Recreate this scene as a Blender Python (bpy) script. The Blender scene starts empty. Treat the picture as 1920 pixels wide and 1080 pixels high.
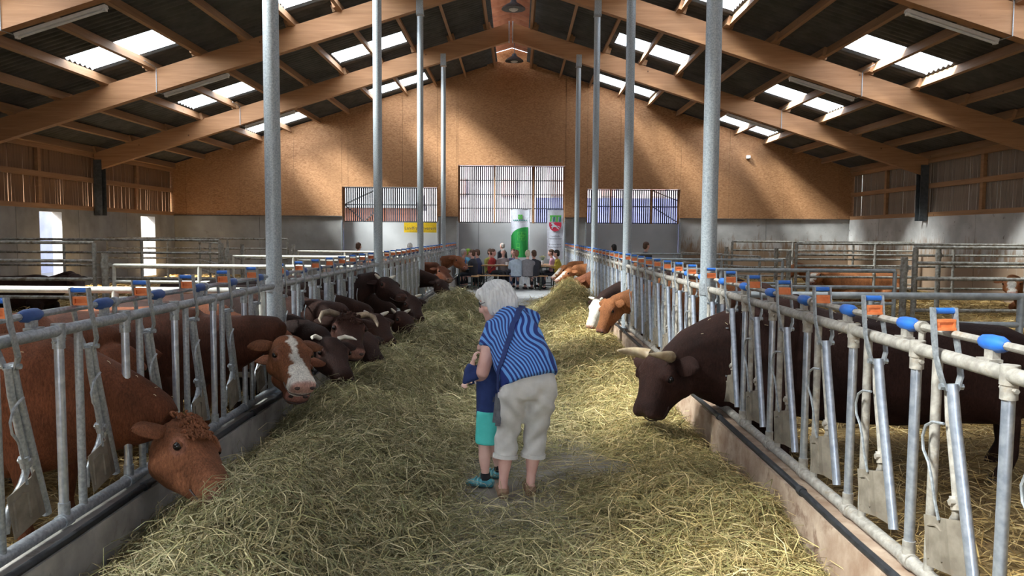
import bpy, bmesh, math, random
import numpy as np
from mathutils import Vector, Matrix
from mathutils.bvhtree import BVHTree

random.seed(7)
RNG = np.random.default_rng(11)
SC = bpy.context.scene
COL = SC.collection
PI = math.pi

# ---------------------------------------------------------------- camera
CAM_H = 1.75
cam_data = bpy.data.cameras.new('camera')
cam = bpy.data.objects.new('camera', cam_data)
COL.objects.link(cam)
cam_data.sensor_width = 36.0
cam_data.lens = 36.0 * 1450.0 / 1920.0
cam_data.clip_end = 400
cam.matrix_world = (Matrix.Translation((0, 0, CAM_H))
                    @ Matrix.Rotation(math.radians(0.316), 4, 'Z')
                    @ Matrix.Rotation(math.radians(90 - 3.95), 4, 'X')
                    @ Matrix.Rotation(math.radians(0.40), 4, 'Z'))
SC.camera = cam

# ---------------------------------------------------------------- sky, sun, exposure
world = bpy.data.worlds.new('sky')
SC.world = world
world.use_nodes = True
wn = world.node_tree.nodes
wl = world.node_tree.links
wn.clear()
wo = wn.new('ShaderNodeOutputWorld')
wb = wn.new('ShaderNodeBackground')
sky = wn.new('ShaderNodeTexSky')
sky.sky_type = 'NISHITA'
sky.sun_disc = False
sky.sun_elevation = math.radians(46)
sky.sun_rotation = math.radians(-105)
sky.air_density = 1.0
sky.dust_density = 2.5
hs = wn.new('ShaderNodeHueSaturation')
hs.inputs['Saturation'].default_value = 0.55
wl.new(sky.outputs[0], hs.inputs['Color'])
wl.new(hs.outputs[0], wb.inputs['Color'])
wb.inputs['Strength'].default_value = 2.0
wl.new(wb.outputs[0], wo.inputs['Surface'])

SUN_TRAVEL = Vector((0.66, 0.22, -0.72)).normalized()
sun_d = bpy.data.lights.new('sun', 'SUN')
sun_d.energy = 92.0
sun_d.angle = math.radians(20)
sun_d.color = (1.0, 0.93, 0.82)
sun = bpy.data.objects.new('sun', sun_d)
sun.rotation_euler = SUN_TRAVEL.to_track_quat('-Z', 'Y').to_euler()
sun.location = (-20, -5, 30)
COL.objects.link(sun)

SC.view_settings.view_transform = 'Standard'
SC.view_settings.look = 'None'
SC.view_settings.exposure = -0.45
SC.view_settings.gamma = 1.0
SC.view_settings.use_curve_mapping = False
SC.cycles.max_bounces = 7
SC.cycles.diffuse_bounces = 4
SC.cycles.transparent_max_bounces = 12
SC.cycles.sample_clamp_indirect = 6.0
SC.cycles.use_denoising = True

# building dimensions (metres)
XC = -0.2                      # ridge line
XL, XR = -11.85, 11.45         # inner faces of the side walls
YB = 26.8                      # inner face of the back gable
YF = -13.2                     # front gable behind the camera
FRAMES = [-8.2, -3.2, 1.8, 6.8, 11.8, 16.8, 21.8]
SLOPE = 0.313
RAFT_BOT = 7.09                # rafter underside at the ridge
RAFT_H = 0.48
ROOF0 = RAFT_BOT + RAFT_H + 0.20
def roof_z(x): return ROOF0 - SLOPE * abs(x - XC)
RAIL_Z, CURB_Z = 1.285, 0.33
PURLINS = [s * (0.62 + i) for i in range(12) for s in (-1, 1)]
SKY_Y = [(f + 3.35, f + 4.5) for f in [-13.2] + FRAMES]
SKY_X = [(2.80, 4.60), (6.80, 8.60)]
def fence_x(side, y):          # line of the feed fence: side -1 left, 1 right
    return (-2.152 + 0.0048 * (y - 3.4)) if side < 0 else 1.685

# daylight portals that guide the sky's light through each skylight and the open front gate
def portal(loc, rot, sx, sy):
    d = bpy.data.lights.new('daylight_portal', 'AREA')
    d.shape = 'RECTANGLE'; d.size = sx; d.size_y = sy
    d.cycles.is_portal = True
    o = bpy.data.objects.new('daylight_portal', d)
    o.location = loc; o.rotation_euler = rot
    COL.objects.link(o)
ANG = math.atan(SLOPE)
for (ya, yb) in SKY_Y:
    for (xa, xb) in SKY_X:
        for s in (-1, 1):
            x = XC + s * (xa + xb) / 2
            portal((x, (ya + yb) / 2, roof_z(x) + 0.25), (0, s * ANG, 0), 2.3, 1.4)
portal((XC, YF - 0.3, 2.6), (math.radians(-90), 0, 0), 11.0, 5.2)

# ---------------------------------------------------------------- materials
MATS = {}
def new_mat(name):
    m = bpy.data.materials.new(name); m.use_nodes = True
    nt = m.node_tree
    b = nt.nodes.get('Principled BSDF')
    return m, nt, b
def _coord(nt, stretch, kind='Object'):
    tc = nt.nodes.new('ShaderNodeTexCoord'); mp = nt.nodes.new('ShaderNodeMapping')
    mp.inputs['Scale'].default_value = stretch
    nt.links.new(tc.outputs[kind], mp.inputs['Vector'])
    return mp.outputs[0]
def _noise(nt, vec, scale, detail=4, rough=0.55, dist=0.0):
    n = nt.nodes.new('ShaderNodeTexNoise')
    n.inputs['Scale'].default_value = scale; n.inputs['Detail'].default_value = detail
    n.inputs['Roughness'].default_value = rough; n.inputs['Distortion'].default_value = dist
    nt.links.new(vec, n.inputs['Vector'])
    return n.outputs['Fac']
def _ramp(nt, fac, stops):
    r = nt.nodes.new('ShaderNodeValToRGB')
    e = r.color_ramp.elements
    while len(e) < len(stops): e.new(0.5)
    for k, (p, c) in enumerate(stops):
        e[k].position = p
        e[k].color = (c[0], c[1], c[2], 1) if hasattr(c, '__len__') else (c, c, c, 1)
    nt.links.new(fac, r.inputs['Fac'])
    return r.outputs['Color']
def _mix(nt, a, b, fac, mode='MIX'):
    m = nt.nodes.new('ShaderNodeMix'); m.data_type = 'RGBA'; m.blend_type = mode
    for sock, v in ((m.inputs[6], a), (m.inputs[7], b), (m.inputs[0], fac)):
        if hasattr(v, 'is_output'): nt.links.new(v, sock)
        elif hasattr(v, '__len__'): sock.default_value = (v[0], v[1], v[2], 1)
        else: sock.default_value = v
    return m.outputs[2]
def _bump(nt, b, h, strength, dist=0.01):
    n = nt.nodes.new('ShaderNodeBump')
    n.inputs['Strength'].default_value = strength; n.inputs['Distance'].default_value = dist
    nt.links.new(h, n.inputs['Height']); nt.links.new(n.outputs[0], b.inputs['Normal'])
def mat(name, c1, c2=None, scale=6.0, rough=0.6, metal=0.0, bump=0.0, bscale=None, stretch=(1, 1, 1),
        detail=4, stain=None, spec=None, lo=0.35, hi=0.65):
    if name in MATS: return MATS[name]
    m, nt, b = new_mat(name)
    b.inputs['Roughness'].default_value = rough; b.inputs['Metallic'].default_value = metal
    if spec is not None: b.inputs['Specular IOR Level'].default_value = spec
    vec = _coord(nt, stretch)
    f = _noise(nt, vec, scale, detail)
    col = _ramp(nt, f, [(lo, c1), (hi, c2 or c1)])
    if stain:
        sc_, scol, amt, th = stain
        g = _noise(nt, vec, sc_, 6, 0.65, 0.4)
        g = _ramp(nt, g, [(th, 0.0), (th + 0.12, amt)])
        col = _mix(nt, col, scol, g)
    nt.links.new(col, b.inputs['Base Color'])
    if bump:
        _bump(nt, b, _noise(nt, vec, bscale or scale * 6, 5, 0.6), bump)
    MATS[name] = m
    return m

GALV = mat('galvanised_steel', (0.27, 0.295, 0.32), (0.45, 0.48, 0.51), 60, 0.42, 0.5, 0.12, 90, stain=(14, (0.30, 0.25, 0.19), 0.55, 0.60))
GALV_DUST = mat('dusty_galvanised_steel', (0.28, 0.26, 0.23), (0.46, 0.43, 0.385), 30, 0.6, 0.25, 0.15, 90, stain=(10, (0.30, 0.23, 0.15), 0.7, 0.56))
GALV_SHINY = mat('rubbed_galvanised_steel', (0.40, 0.45, 0.55), (0.60, 0.65, 0.74), 30, 0.30, 0.7, 0.05, 80, stain=(9, (0.36, 0.31, 0.25), 0.6, 0.66))
POST_STEEL = mat('post_galvanised_steel', (0.27, 0.31, 0.34), (0.45, 0.49, 0.525), 75, 0.5, 0.35, 0.1, 90, stain=(40, (0.20, 0.21, 0.22), 0.6, 0.66))
GATE_STEEL = mat('weathered_gate_steel', (0.20, 0.19, 0.17), (0.40, 0.39, 0.36), 18, 0.65, 0.25, 0.1, 60, stain=(7, (0.12, 0.085, 0.05), 0.8, 0.52))
GATE_PALE = mat('pale_gate_steel', (0.46, 0.45, 0.40), (0.62, 0.61, 0.55), 16, 0.55, 0.2, 0.08, 60, stain=(7, (0.25, 0.2, 0.13), 0.6, 0.62))
DARK_STEEL = mat('dark_steel_column', (0.045, 0.055, 0.065), (0.08, 0.09, 0.10), 12, 0.6, 0.3)
CONC = mat('concrete_panel', (0.22, 0.215, 0.21), (0.32, 0.315, 0.31), 1.6, 0.85, 0, 0.15, 30, stain=(3.5, (0.17, 0.15, 0.13), 0.6, 0.62))  # shade of the left and back bases put into the colour; darker than SPLASH
CONC_GATE = mat('smooth_grey_gate_panel', (0.36, 0.37, 0.39), (0.43, 0.44, 0.46), 1.2, 0.8, 0, 0.05, 30)
CURB_L = mat('curb_concrete', (0.30, 0.285, 0.265), (0.46, 0.43, 0.40), 5, 0.9, 0, 0.3, 45, stain=(6, (0.13, 0.10, 0.075), 0.75, 0.58))
CURB_R = mat('rust_washed_curb_concrete', (0.29, 0.19, 0.13), (0.50, 0.39, 0.30), 5, 0.9, 0, 0.3, 45, stain=(5, (0.17, 0.09, 0.055), 0.75, 0.54))
FLOOR_M = mat('alley_concrete', (0.20, 0.18, 0.155), (0.31, 0.285, 0.25), 1.7, 0.8, 0, 0.2, 50, stain=(2.4, (0.15, 0.10, 0.075), 0.7, 0.56))
FLOOR_CLEAN = mat('swept_alley_concrete', (0.36, 0.37, 0.38), (0.46, 0.47, 0.48), 2.0, 0.6, 0, 0.06, 40)
ROOF_M = mat('dark_fibre_cement_sheet', (0.06, 0.062, 0.063), (0.095, 0.096, 0.098), 3, 0.9)
RIDGE_M = mat('brown_ridge_sheet', (0.30, 0.11, 0.06), (0.42, 0.18, 0.10), 4, 0.7)
LAMP_WHITE = mat('grey_white_enamel', (0.62, 0.63, 0.64), (0.72, 0.73, 0.74), 8, 0.4)
BLACK_RUBBER = mat('black_rubber', (0.012, 0.013, 0.016), (0.03, 0.032, 0.036), 20, 0.5)
BLUE_PL = mat('blue_plastic', (0.015, 0.10, 0.42), (0.03, 0.17, 0.60), 14, 0.42)
BLUE_DULL = mat('dull_blue_plastic', (0.02, 0.06, 0.22), (0.035, 0.11, 0.36), 14, 0.5)
ORANGE_PL = mat('orange_plastic', (0.60, 0.15, 0.04), (0.78, 0.24, 0.08), 14, 0.5)
PLATE_M = mat('muddy_steel_plate', (0.155, 0.13, 0.10), (0.29, 0.255, 0.205), 9, 0.75, 0.15, 0.15, 60, stain=(6, (0.20, 0.13, 0.08), 0.6, 0.58))
SLAT_DARK = mat('weathered_larch_slat', (0.16, 0.085, 0.045), (0.30, 0.17, 0.09), 5, 0.8, 0, 0.2, 40, (1, 1, 0.15))
SLAT_GREY = mat('greyed_larch_slat', (0.17, 0.13, 0.10), (0.30, 0.24, 0.19), 5, 0.8, 0, 0.2, 40, (1, 1, 0.15))
SLAT_GATE = mat('gate_slat_timber', (0.035, 0.035, 0.055), (0.07, 0.07, 0.09), 5, 0.8)
TABLE_WOOD = mat('orange_table_wood', (0.45, 0.25, 0.11), (0.58, 0.35, 0.17), 6, 0.5, 0, 0, None, (0.3, 1, 1))
BENCH_METAL = mat('dark_green_bench_frame', (0.02, 0.03, 0.025), (0.035, 0.045, 0.04), 10, 0.5)
HORN_M2 = mat('tan_horn', (0.30, 0.21, 0.12), (0.50, 0.40, 0.26), 14, 0.45)
HORN_M = mat('horn', (0.13, 0.09, 0.06), (0.30, 0.23, 0.155), 14, 0.45)
HORN_TIP = mat('pale_horn', (0.62, 0.56, 0.46), (0.74, 0.70, 0.60), 14, 0.4)
EYE_M = mat('eye', (0.008, 0.006, 0.006), (0.012, 0.01, 0.01), 5, 0.12)
NOSE_DARK = mat('nostril', (0.03, 0.014, 0.012), (0.05, 0.025, 0.02), 8, 0.5)
TAG_M = mat('yellow_ear_tag', (0.80, 0.62, 0.03), (0.88, 0.72, 0.06), 8, 0.5)
HOOF_M = mat('hoof', (0.03, 0.025, 0.02), (0.06, 0.05, 0.04), 8, 0.6)
SKIN = mat('skin', (0.68, 0.37, 0.31), (0.76, 0.46, 0.39), 9, 0.55, 0, 0.03, 80)
SKIN_PALE = mat('pale_skin', (0.72, 0.43, 0.36), (0.80, 0.52, 0.44), 9, 0.55)

def wood_mat(name, c1, c2, axis_stretch, grain=4.0, lam=0.0):
    m, nt, b = new_mat(name)
    vec = _coord(nt, axis_stretch)
    f = _noise(nt, vec, grain, 8, 0.6, 0.6)
    col = _ramp(nt, f, [(0.30, c1), (0.70, c2)])
    v2 = _coord(nt, (1, 1, 1))
    vo = nt.nodes.new('ShaderNodeTexVoronoi'); vo.inputs['Scale'].default_value = 2.6
    nt.links.new(v2, vo.inputs['Vector'])
    k = _ramp(nt, vo.outputs['Distance'], [(0.03, 1.0), (0.075, 0.0)])
    col = _mix(nt, col, (c1[0] * 0.35, c1[1] * 0.3, c1[2] * 0.3), k)
    nt.links.new(col, b.inputs['Base Color'])
    b.inputs['Roughness'].default_value = 0.7
    _bump(nt, b, f, 0.15)
    MATS[name] = m
    return m
GLULAM = wood_mat('glulam_spruce', (0.31, 0.150, 0.066), (0.44, 0.232, 0.112), (0.25, 3, 4))
PURLIN_M = wood_mat('purlin_timber', (0.27, 0.145, 0.070), (0.40, 0.225, 0.12), (3, 0.2, 3))
RAIL_WOOD = wood_mat('rail_timber', (0.27, 0.14, 0.065), (0.40, 0.22, 0.11), (3, 0.2, 3))

def osb_mat():
    m, nt, b = new_mat('osb_board')
    v = _coord(nt, (1, 1, 1))
    vo = nt.nodes.new('ShaderNodeTexVoronoi'); vo.inputs['Scale'].default_value = 32
    mp = nt.nodes.new('ShaderNodeMapping'); mp.inputs['Scale'].default_value = (0.55, 1, 1.6)
    mp.inputs['Rotation'].default_value = (0, 0.5, 0)
    nt.links.new(v, mp.inputs['Vector']); nt.links.new(mp.outputs[0], vo.inputs['Vector'])
    bw = nt.nodes.new('ShaderNodeRGBToBW'); nt.links.new(vo.outputs['Color'], bw.inputs[0])
    col = _ramp(nt, bw.outputs[0], [(0.15, (0.26, 0.120, 0.050)), (0.5, (0.36, 0.175, 0.076)), (0.85, (0.45, 0.240, 0.112))])
    n = _noise(nt, v, 9, 6, 0.7)
    col = _mix(nt, col, (0.22, 0.09, 0.035), _ramp(nt, n, [(0.62, 0.0), (0.72, 0.6)]))
    n2 = _noise(nt, v, 0.7, 3)
    col = _mix(nt, col, (0.41, 0.21, 0.095), _ramp(nt, n2, [(0.4, 0.0), (0.7, 0.45)]))
    nt.links.new(col, b.inputs['Base Color'])
    b.inputs['Roughness'].default_value = 0.75
    _bump(nt, b, bw.outputs[0], 0.2, 0.004)
    return m
OSB = osb_mat()

def splash_wall_mat():
    """grey concrete with muck splashed over its lower third"""
    m, nt, b = new_mat('splashed_concrete_panel')
    v = _coord(nt, (1, 1, 1))
    f = _noise(nt, v, 1.6, 5)
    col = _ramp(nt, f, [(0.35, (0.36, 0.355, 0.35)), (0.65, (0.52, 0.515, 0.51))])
    g = _noise(nt, v, 6, 6, 0.7, 0.4)
    col = _mix(nt, col, (0.10, 0.075, 0.055), _ramp(nt, g, [(0.63, 0.0), (0.70, 0.8)]))
    sp = nt.nodes.new('ShaderNodeSeparateXYZ'); nt.links.new(v, sp.inputs[0])
    v2 = _coord(nt, (3.0, 3.0, 0.6))
    g2 = _noise(nt, v2, 2.2, 6, 0.7, 0.3)
    ad = nt.nodes.new('ShaderNodeMath'); ad.operation = 'MULTIPLY_ADD'
    nt.links.new(g2, ad.inputs[0]); ad.inputs[1].default_value = -2.4
    nt.links.new(sp.outputs['Z'], ad.inputs[2])
    k = _ramp(nt, ad.outputs[0], [(0.0, 0.85), (0.42, 0.0)])
    col = _mix(nt, col, (0.23, 0.135, 0.065), k)
    nt.links.new(col, b.inputs['Base Color'])
    b.inputs['Roughness'].default_value = 0.85
    _bump(nt, b, f, 0.1)
    return m
SPLASH = splash_wall_mat()

def attr_mat(name, rough, nscale, namt, bump=0.0, stretch=(1, 1, 1), bscale=60, sheen=0.0, transl=0.0, spec=0.5, hair=0):
    m, nt, b = new_mat(name)
    at = nt.nodes.new('ShaderNodeAttribute'); at.attribute_name = 'Col'
    v = _coord(nt, stretch)
    n = _noise(nt, v, nscale, 5, 0.6)
    r = _ramp(nt, n, [(0.25, 1 - namt), (0.75, 1 + namt)])
    col = _mix(nt, at.outputs['Color'], r, 1.0, 'MULTIPLY')
    if hair:
        v3 = _coord(nt, (1.0, 1.0, 0.28))
        g = _noise(nt, v3, hair, 4, 0.7, 0.6)
        col = _mix(nt, col, _ramp(nt, g, [(0.30, 0.55), (0.70, 1.45)]), 1.0, 'MULTIPLY')
    nt.links.new(col, b.inputs['Base Color'])
    b.inputs['Roughness'].default_value = rough
    b.inputs['Specular IOR Level'].default_value = spec
    if sheen:
        b.inputs['Sheen Weight'].default_value = sheen
        b.inputs['Sheen Roughness'].default_value = 0.5
    if bump: _bump(nt, b, _noise(nt, v, bscale, 6, 0.7), bump, 0.012)
    MATS[name] = m
    return m
HIDE = attr_mat('cattle_hide', 0.62, 9, 0.30, 0.7, (1, 1, 0.45), 75, 0.0, spec=0.14, hair=110)
HAY_M = attr_mat('hay_stalk', 0.6, 3, 0.15, spec=0.3)
HEAP_M = attr_mat('hay_heap', 0.9, 26, 0.45, 0.9, (1, 1, 1), 40, spec=0.15)

def skylight_mat():
    m, nt, b = new_mat('translucent_skylight_sheet')
    out = nt.nodes['Material Output']
    nt.nodes.remove(b)
    tr = nt.nodes.new('ShaderNodeBsdfTransparent'); tr.inputs[0].default_value = (0.80, 0.90, 0.98, 1)
    tl = nt.nodes.new('ShaderNodeBsdfTranslucent'); tl.inputs[0].default_value = (0.62, 0.68, 0.72, 1)
    mx = nt.nodes.new('ShaderNodeMixShader'); mx.inputs[0].default_value = 0.42
    nt.links.new(tr.outputs[0], mx.inputs[1]); nt.links.new(tl.outputs[0], mx.inputs[2])
    nt.links.new(mx.outputs[0], out.inputs['Surface'])
    return m
SKYLIGHT = skylight_mat()

def flat_mat(name, c, rough=0.7):
    return mat('cloth_' + name, tuple(v * 0.9 for v in c), tuple(min(1, v * 1.08) for v in c), 18, rough, 0, 0.1, 120)

# ---------------------------------------------------------------- mesh helpers
WORLD_LOC = {}
def wloc(o):
    return WORLD_LOC.get(o.name, Vector((0, 0, 0))) if o else Vector((0, 0, 0))
def link(o, parent=None, label=None):
    COL.objects.link(o)
    if parent: o.parent = parent
    if label: o['label'] = label
    return o
def thing(name, label, cat, loc=(0, 0, 0), rotz=0, group=None):
    o = bpy.data.objects.new(name, None)
    COL.objects.link(o)
    o.location = loc; o.rotation_euler = (0, 0, rotz)
    o.empty_display_size = 0.1
    o['label'] = label; o['category'] = cat
    if group: o['group'] = group
    WORLD_LOC[o.name] = Vector(loc)
    return o
def tag(o, label, cat, group=None, kind=None):
    o['label'] = label; o['category'] = cat
    if group: o['group'] = group
    if kind: o['kind'] = kind
    return o
def structure(o, label=None, cat=None):
    o['kind'] = 'structure'
    if label: o['label'] = label
    if cat: o['category'] = cat
    return o

class MB:
    def __init__(s): s.v = []; s.f = []
    def add(s, vs, fs):
        n = len(s.v)
        s.v.extend([tuple(p) for p in vs]); s.f.extend([tuple(i + n for i in f) for f in fs])
        return s
    def box(s, c, size, rot=None):
        hx, hy, hz = size[0] / 2, size[1] / 2, size[2] / 2
        vs = [Vector((x, y, z)) for x in (-hx, hx) for y in (-hy, hy) for z in (-hz, hz)]
        if rot is not None: vs = [rot @ p for p in vs]
        vs = [p + Vector(c) for p in vs]
        return s.add(vs, [(0, 1, 3, 2), (4, 6, 7, 5), (0, 4, 5, 1), (2, 3, 7, 6), (0, 2, 6, 4), (1, 5, 7, 3)])
    def bevbox(s, c, size, bev, rot=None):
        bm = bmesh.new()
        bmesh.ops.create_cube(bm, size=1.0)
        bmesh.ops.scale(bm, vec=size, verts=bm.verts)
        bmesh.ops.bevel(bm, geom=bm.edges[:], offset=bev, segments=2, affect='EDGES')
        vs = [v.co.copy() for v in bm.verts]
        bm.verts.index_update()
        fs = [[v.index for v in f.verts] for f in bm.faces]
        bm.free()
        if rot is not None: vs = [rot @ p for p in vs]
        return s.add([p + Vector(c) for p in vs], fs)
    def between(s, a, b, w, h, up=(0, 0, 1)):
        a = Vector(a); b = Vector(b); d = b - a; L = d.length; d.normalize()
        u = Vector(up); sd = d.cross(u).normalized(); u = sd.cross(d)
        R = Matrix((d, sd, u)).transposed()
        return s.box((a + b) / 2, (L, w, h), R)
    def tube(s, pts, r, n=8, cap=True):
        pts = [Vector(p) for p in pts]
        if not hasattr(r, '__len__'): r = [r] * len(pts)
        rings = []
        t0 = (pts[1] - pts[0]).normalized()
        ref = Vector((0, 0, 1)) if abs(t0.z) < 0.9 else Vector((1, 0, 0))
        u = t0.cross(ref).normalized()
        for i, p in enumerate(pts):
            t = (pts[min(i + 1, len(pts) - 1)] - pts[max(i - 1, 0)]).normalized()
            u = (u - t * u.dot(t)).normalized(); w = t.cross(u)
            rings.append([p + (u * math.cos(2 * PI * k / n) + w * math.sin(2 * PI * k / n)) * r[i] for k in range(n)])
        return s.rings(rings, cap)
    def rings(s, rings, cap=True):
        n = len(rings[0]); vs = [p for rg in rings for p in rg]; fs = []
        for i in range(len(rings) - 1):
            for k in range(n):
                a = i * n + k; b = i * n + (k + 1) % n
                fs.append((a, b, b + n, a + n))
        if cap:
            fs.append(tuple(range(n - 1, -1, -1)))
            fs.append(tuple((len(rings) - 1) * n + k for k in range(n)))
        return s.add(vs, fs)
    def ball(s, c, r, n=8, m=6, rot=None):
        if not hasattr(r, '__len__'): r = (r, r, r)
        rg = []
        for i in range(1, m):
            th = PI * i / m
            rg.append([Vector((r[0] * math.sin(th) * math.cos(2 * PI * k / n), r[1] * math.sin(th) * math.sin(2 * PI * k / n), r[2] * math.cos(th))) for k in range(n)])
        vs = [Vector((0, 0, r[2]))] + [p for q in rg for p in q] + [Vector((0, 0, -r[2]))]
        fs = [(0, 1 + k, 1 + (k + 1) % n) for k in range(n)]
        for i in range(m - 2):
            for k in range(n):
                a = 1 + i * n + k; b = 1 + i * n + (k + 1) % n
                fs.append((a, a + n, b + n, b))
        e = len(vs) - 1; o = 1 + (m - 2) * n
        fs += [(e, o + (k + 1) % n, o + k) for k in range(n)]
        if rot is not None: vs = [rot @ p for p in vs]
        return s.add([p + Vector(c) for p in vs], fs)
    def prism(s, poly, axis, a, b):
        """polygon (2-D) extruded along axis from a to b"""
        n = len(poly)
        def P(p, t):
            return {'x': (t, p[0], p[1]), 'y': (p[0], t, p[1]), 'z': (p[0], p[1], t)}[axis]
        vs = [P(p, a) for p in poly] + [P(p, b) for p in poly]
        fs = [tuple(range(n)), tuple(range(2 * n - 1, n - 1, -1))]
        fs += [(k, k + n, (k + 1) % n + n, (k + 1) % n) for k in range(n)]
        return s.add(vs, fs)
    def mesh(s, name, m=None, smooth=False, off=None):
        me = bpy.data.meshes.new(name)
        vs = s.v if off is None else [(p[0] - off[0], p[1] - off[1], p[2] - off[2]) for p in s.v]
        me.from_pydata(vs, [], s.f); me.update()
        bm = bmesh.new(); bm.from_mesh(me); bmesh.ops.recalc_face_normals(bm, faces=bm.faces); bm.to_mesh(me); bm.free()
        if m: me.materials.append(m)
        if smooth:
            me.polygons.foreach_set('use_smooth', [True] * len(me.polygons))
            try: me.set_sharp_from_angle(angle=math.radians(45))
            except Exception: pass
        return me
    def build(s, name, m, parent=None, smooth=False, label=None, root=None):
        """vertices in world space; stored relative to the root thing"""
        off = wloc(root if root is not None else parent)
        o = bpy.data.objects.new(name, s.mesh(name, m, smooth, off))
        return link(o, parent, label)

def shared(name, me, parent, loc=(0, 0, 0), rotz=0.0, label=None):
    o = bpy.data.objects.new(name, me)
    o.location = loc
    if rotz: o.rotation_euler = (0, 0, rotz)
    return link(o, parent, label)

def fast_mesh(name, V, F, m, col=None, smooth=False):
    """V (n,3) float, F (k,4) int"""
    me = bpy.data.meshes.new(name)
    V = np.asarray(V, np.float32); F = np.asarray(F, np.int32); w = F.shape[1]
    me.vertices.add(len(V)); me.vertices.foreach_set('co', V.ravel())
    me.loops.add(F.size); me.loops.foreach_set('vertex_index', F.ravel())
    me.polygons.add(len(F)); me.polygons.foreach_set('loop_start', np.arange(0, F.size, w, dtype=np.int32))
    me.update(calc_edges=True); me.validate()
    if col is not None:
        a = me.color_attributes.new('Col', 'FLOAT_COLOR', 'POINT')
        c4 = np.ones((len(V), 4), np.float32); c4[:, :3] = col
        a.data.foreach_set('color', c4.ravel())
    if smooth: me.polygons.foreach_set('use_smooth', np.ones(len(F), bool))
    if m: me.materials.append(m)
    return me
# ================================================================ the setting
def struct(name, mb, m, parent=None, smooth=False, label=None):
    o = mb.build(name, m, parent, smooth, label)
    if parent is None: o['kind'] = 'structure'
    return o
def struct_root(name, label=None):
    o = bpy.data.objects.new(name, None); COL.objects.link(o)
    o['kind'] = 'structure'
    if label: o['label'] = label
    return o

# ---- ground outside and alley floor
GROUND_M = mat('yard_gravel', (0.16, 0.15, 0.14), (0.24, 0.23, 0.21), 0.8, 0.9)
mb = MB().box((0, 20, -0.42), (180, 180, 0.1)); struct('ground', mb, GROUND_M, label='pale gravel yard outside the barn')
fl = struct('floor', MB().box((XC, (YF + 19.2) / 2, -0.15), (3.95, 19.2 - YF, 0.3)), FLOOR_M, label='stained concrete floor of the feed alley')
struct('floor_end', MB().box((XC, (19.2 + YB + 0.3) / 2, -0.15), (3.95, YB + 0.3 - 19.2, 0.3)), FLOOR_CLEAN, label='swept grey concrete floor around the tables')

# ---- deep straw bedding in the pens
def litter_h(x, y):
    s = np.clip((np.abs(x - XC) - 3.2) / 2.6, 0, 1)
    return 0.02 + 0.25 * s * s * (3 - 2 * s) + 0.035 * np.sin(x * 2.3 + 1.3 * np.sin(y * 1.7)) * np.sin(y * 2.9 + x) + 0.02 * np.sin(x * 7.1 + y * 3) * np.sin(y * 6.3)
def litter(name, x0, x1, side, label):
    xs = np.arange(x0, x1 + 0.01, 0.16); ys = np.arange(YF, YB + 0.05, 0.16)
    X, Y = np.meshgrid(xs, ys)
    V = np.stack([X, Y, litter_h(X, Y)], -1).reshape(-1, 3)
    nx = len(xs); i, j = np.meshgrid(np.arange(len(ys) - 1), np.arange(nx - 1), indexing='ij')
    a = (i * nx + j).ravel()
    F = np.stack([a, a + 1, a + 1 + nx, a + nx], -1)
    n = RNG.random(len(V))[:, None]
    base = np.array([[0.36, 0.25, 0.10]]) * (1 - n) + np.array([[0.22, 0.14, 0.06]]) * n
    near = np.clip(1 - (np.abs(V[:, :1] - XC) - 2.0) / 2.4, 0, 1)      # trodden muck along the feed fence
    base = base * (1 - 0.6 * near) + np.array([[0.13, 0.085, 0.05]]) * 0.6 * near
    me = fast_mesh(name, V, F, HEAP_M, base, True)
    o = bpy.data.objects.new(name, me); COL.objects.link(o)
    o['kind'] = 'structure'; o['label'] = label
litter('floor_left', XL, fence_x(-1, 3) - 0.05, -1, 'dark straw litter floor of the left pens')
litter('floor_right', fence_x(1, 3) + 0.02, XR, 1, 'golden straw litter floor of the right pens')

# ---- concrete curbs under the feed fences
def curb(side):
    pts = []
    ya, yb = -3.2, YB
    w0, w1 = (-0.10, 0.10)
    mb = MB()
    poly = []
    for y in (ya, yb):
        x = fence_x(side, y)
        poly.append((x - side * 0.13, y)); poly.append((x + side * 0.10, y))
    a, b, c, d = poly[0], poly[1], poly[3], poly[2]
    mb.prism([a, b, c, d], 'z', -0.1, CURB_Z)
    o = struct('curb_left' if side < 0 else 'curb_right', mb, CURB_L if side < 0 else CURB_R,
               label='low stained concrete curb under the left feed fence' if side < 0 else 'low rust-washed concrete curb under the right feed fence')
    return o
curb(-1); curb(1)
for side in (-1, 1):
    pts = []; y = 1.0
    while y < 26.5:
        pts.append((fence_x(side, y) - side * (0.105 + 0.006 * math.sin(y * 2.1)), y, CURB_Z + 0.020 + 0.004 * math.sin(y * 3.3)))
        y += 0.35
    root = thing('hose', 'black rubber water hose lying on the %s curb' % ('dark grey left' if side < 0 else 'rust-coloured right'), 'hose', pts[0])
    MB().tube(pts, 0.019, 8).build('tube', BLACK_RUBBER, root, True)
    for k in range(4, 60, 5):
        if k + 1 < len(pts):
            a = Vector(pts[k]); b = Vector(pts[k + 1]); d = (b - a).normalized()
            MB().tube([a, a + d * 0.05], 0.026, 8).build('clip', BLACK_RUBBER, root, True)

# ---- back gable: concrete base, board cladding, three slatted gates
OPEN = [(-6.03, -2.73, 3.36), (-2.03, 1.65, 4.12), (2.40, 5.62, 3.34)]
CB = 2.33
wb_ = struct_root('wall_back', 'tall gable wall of brown boards above a grey concrete base')
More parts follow.
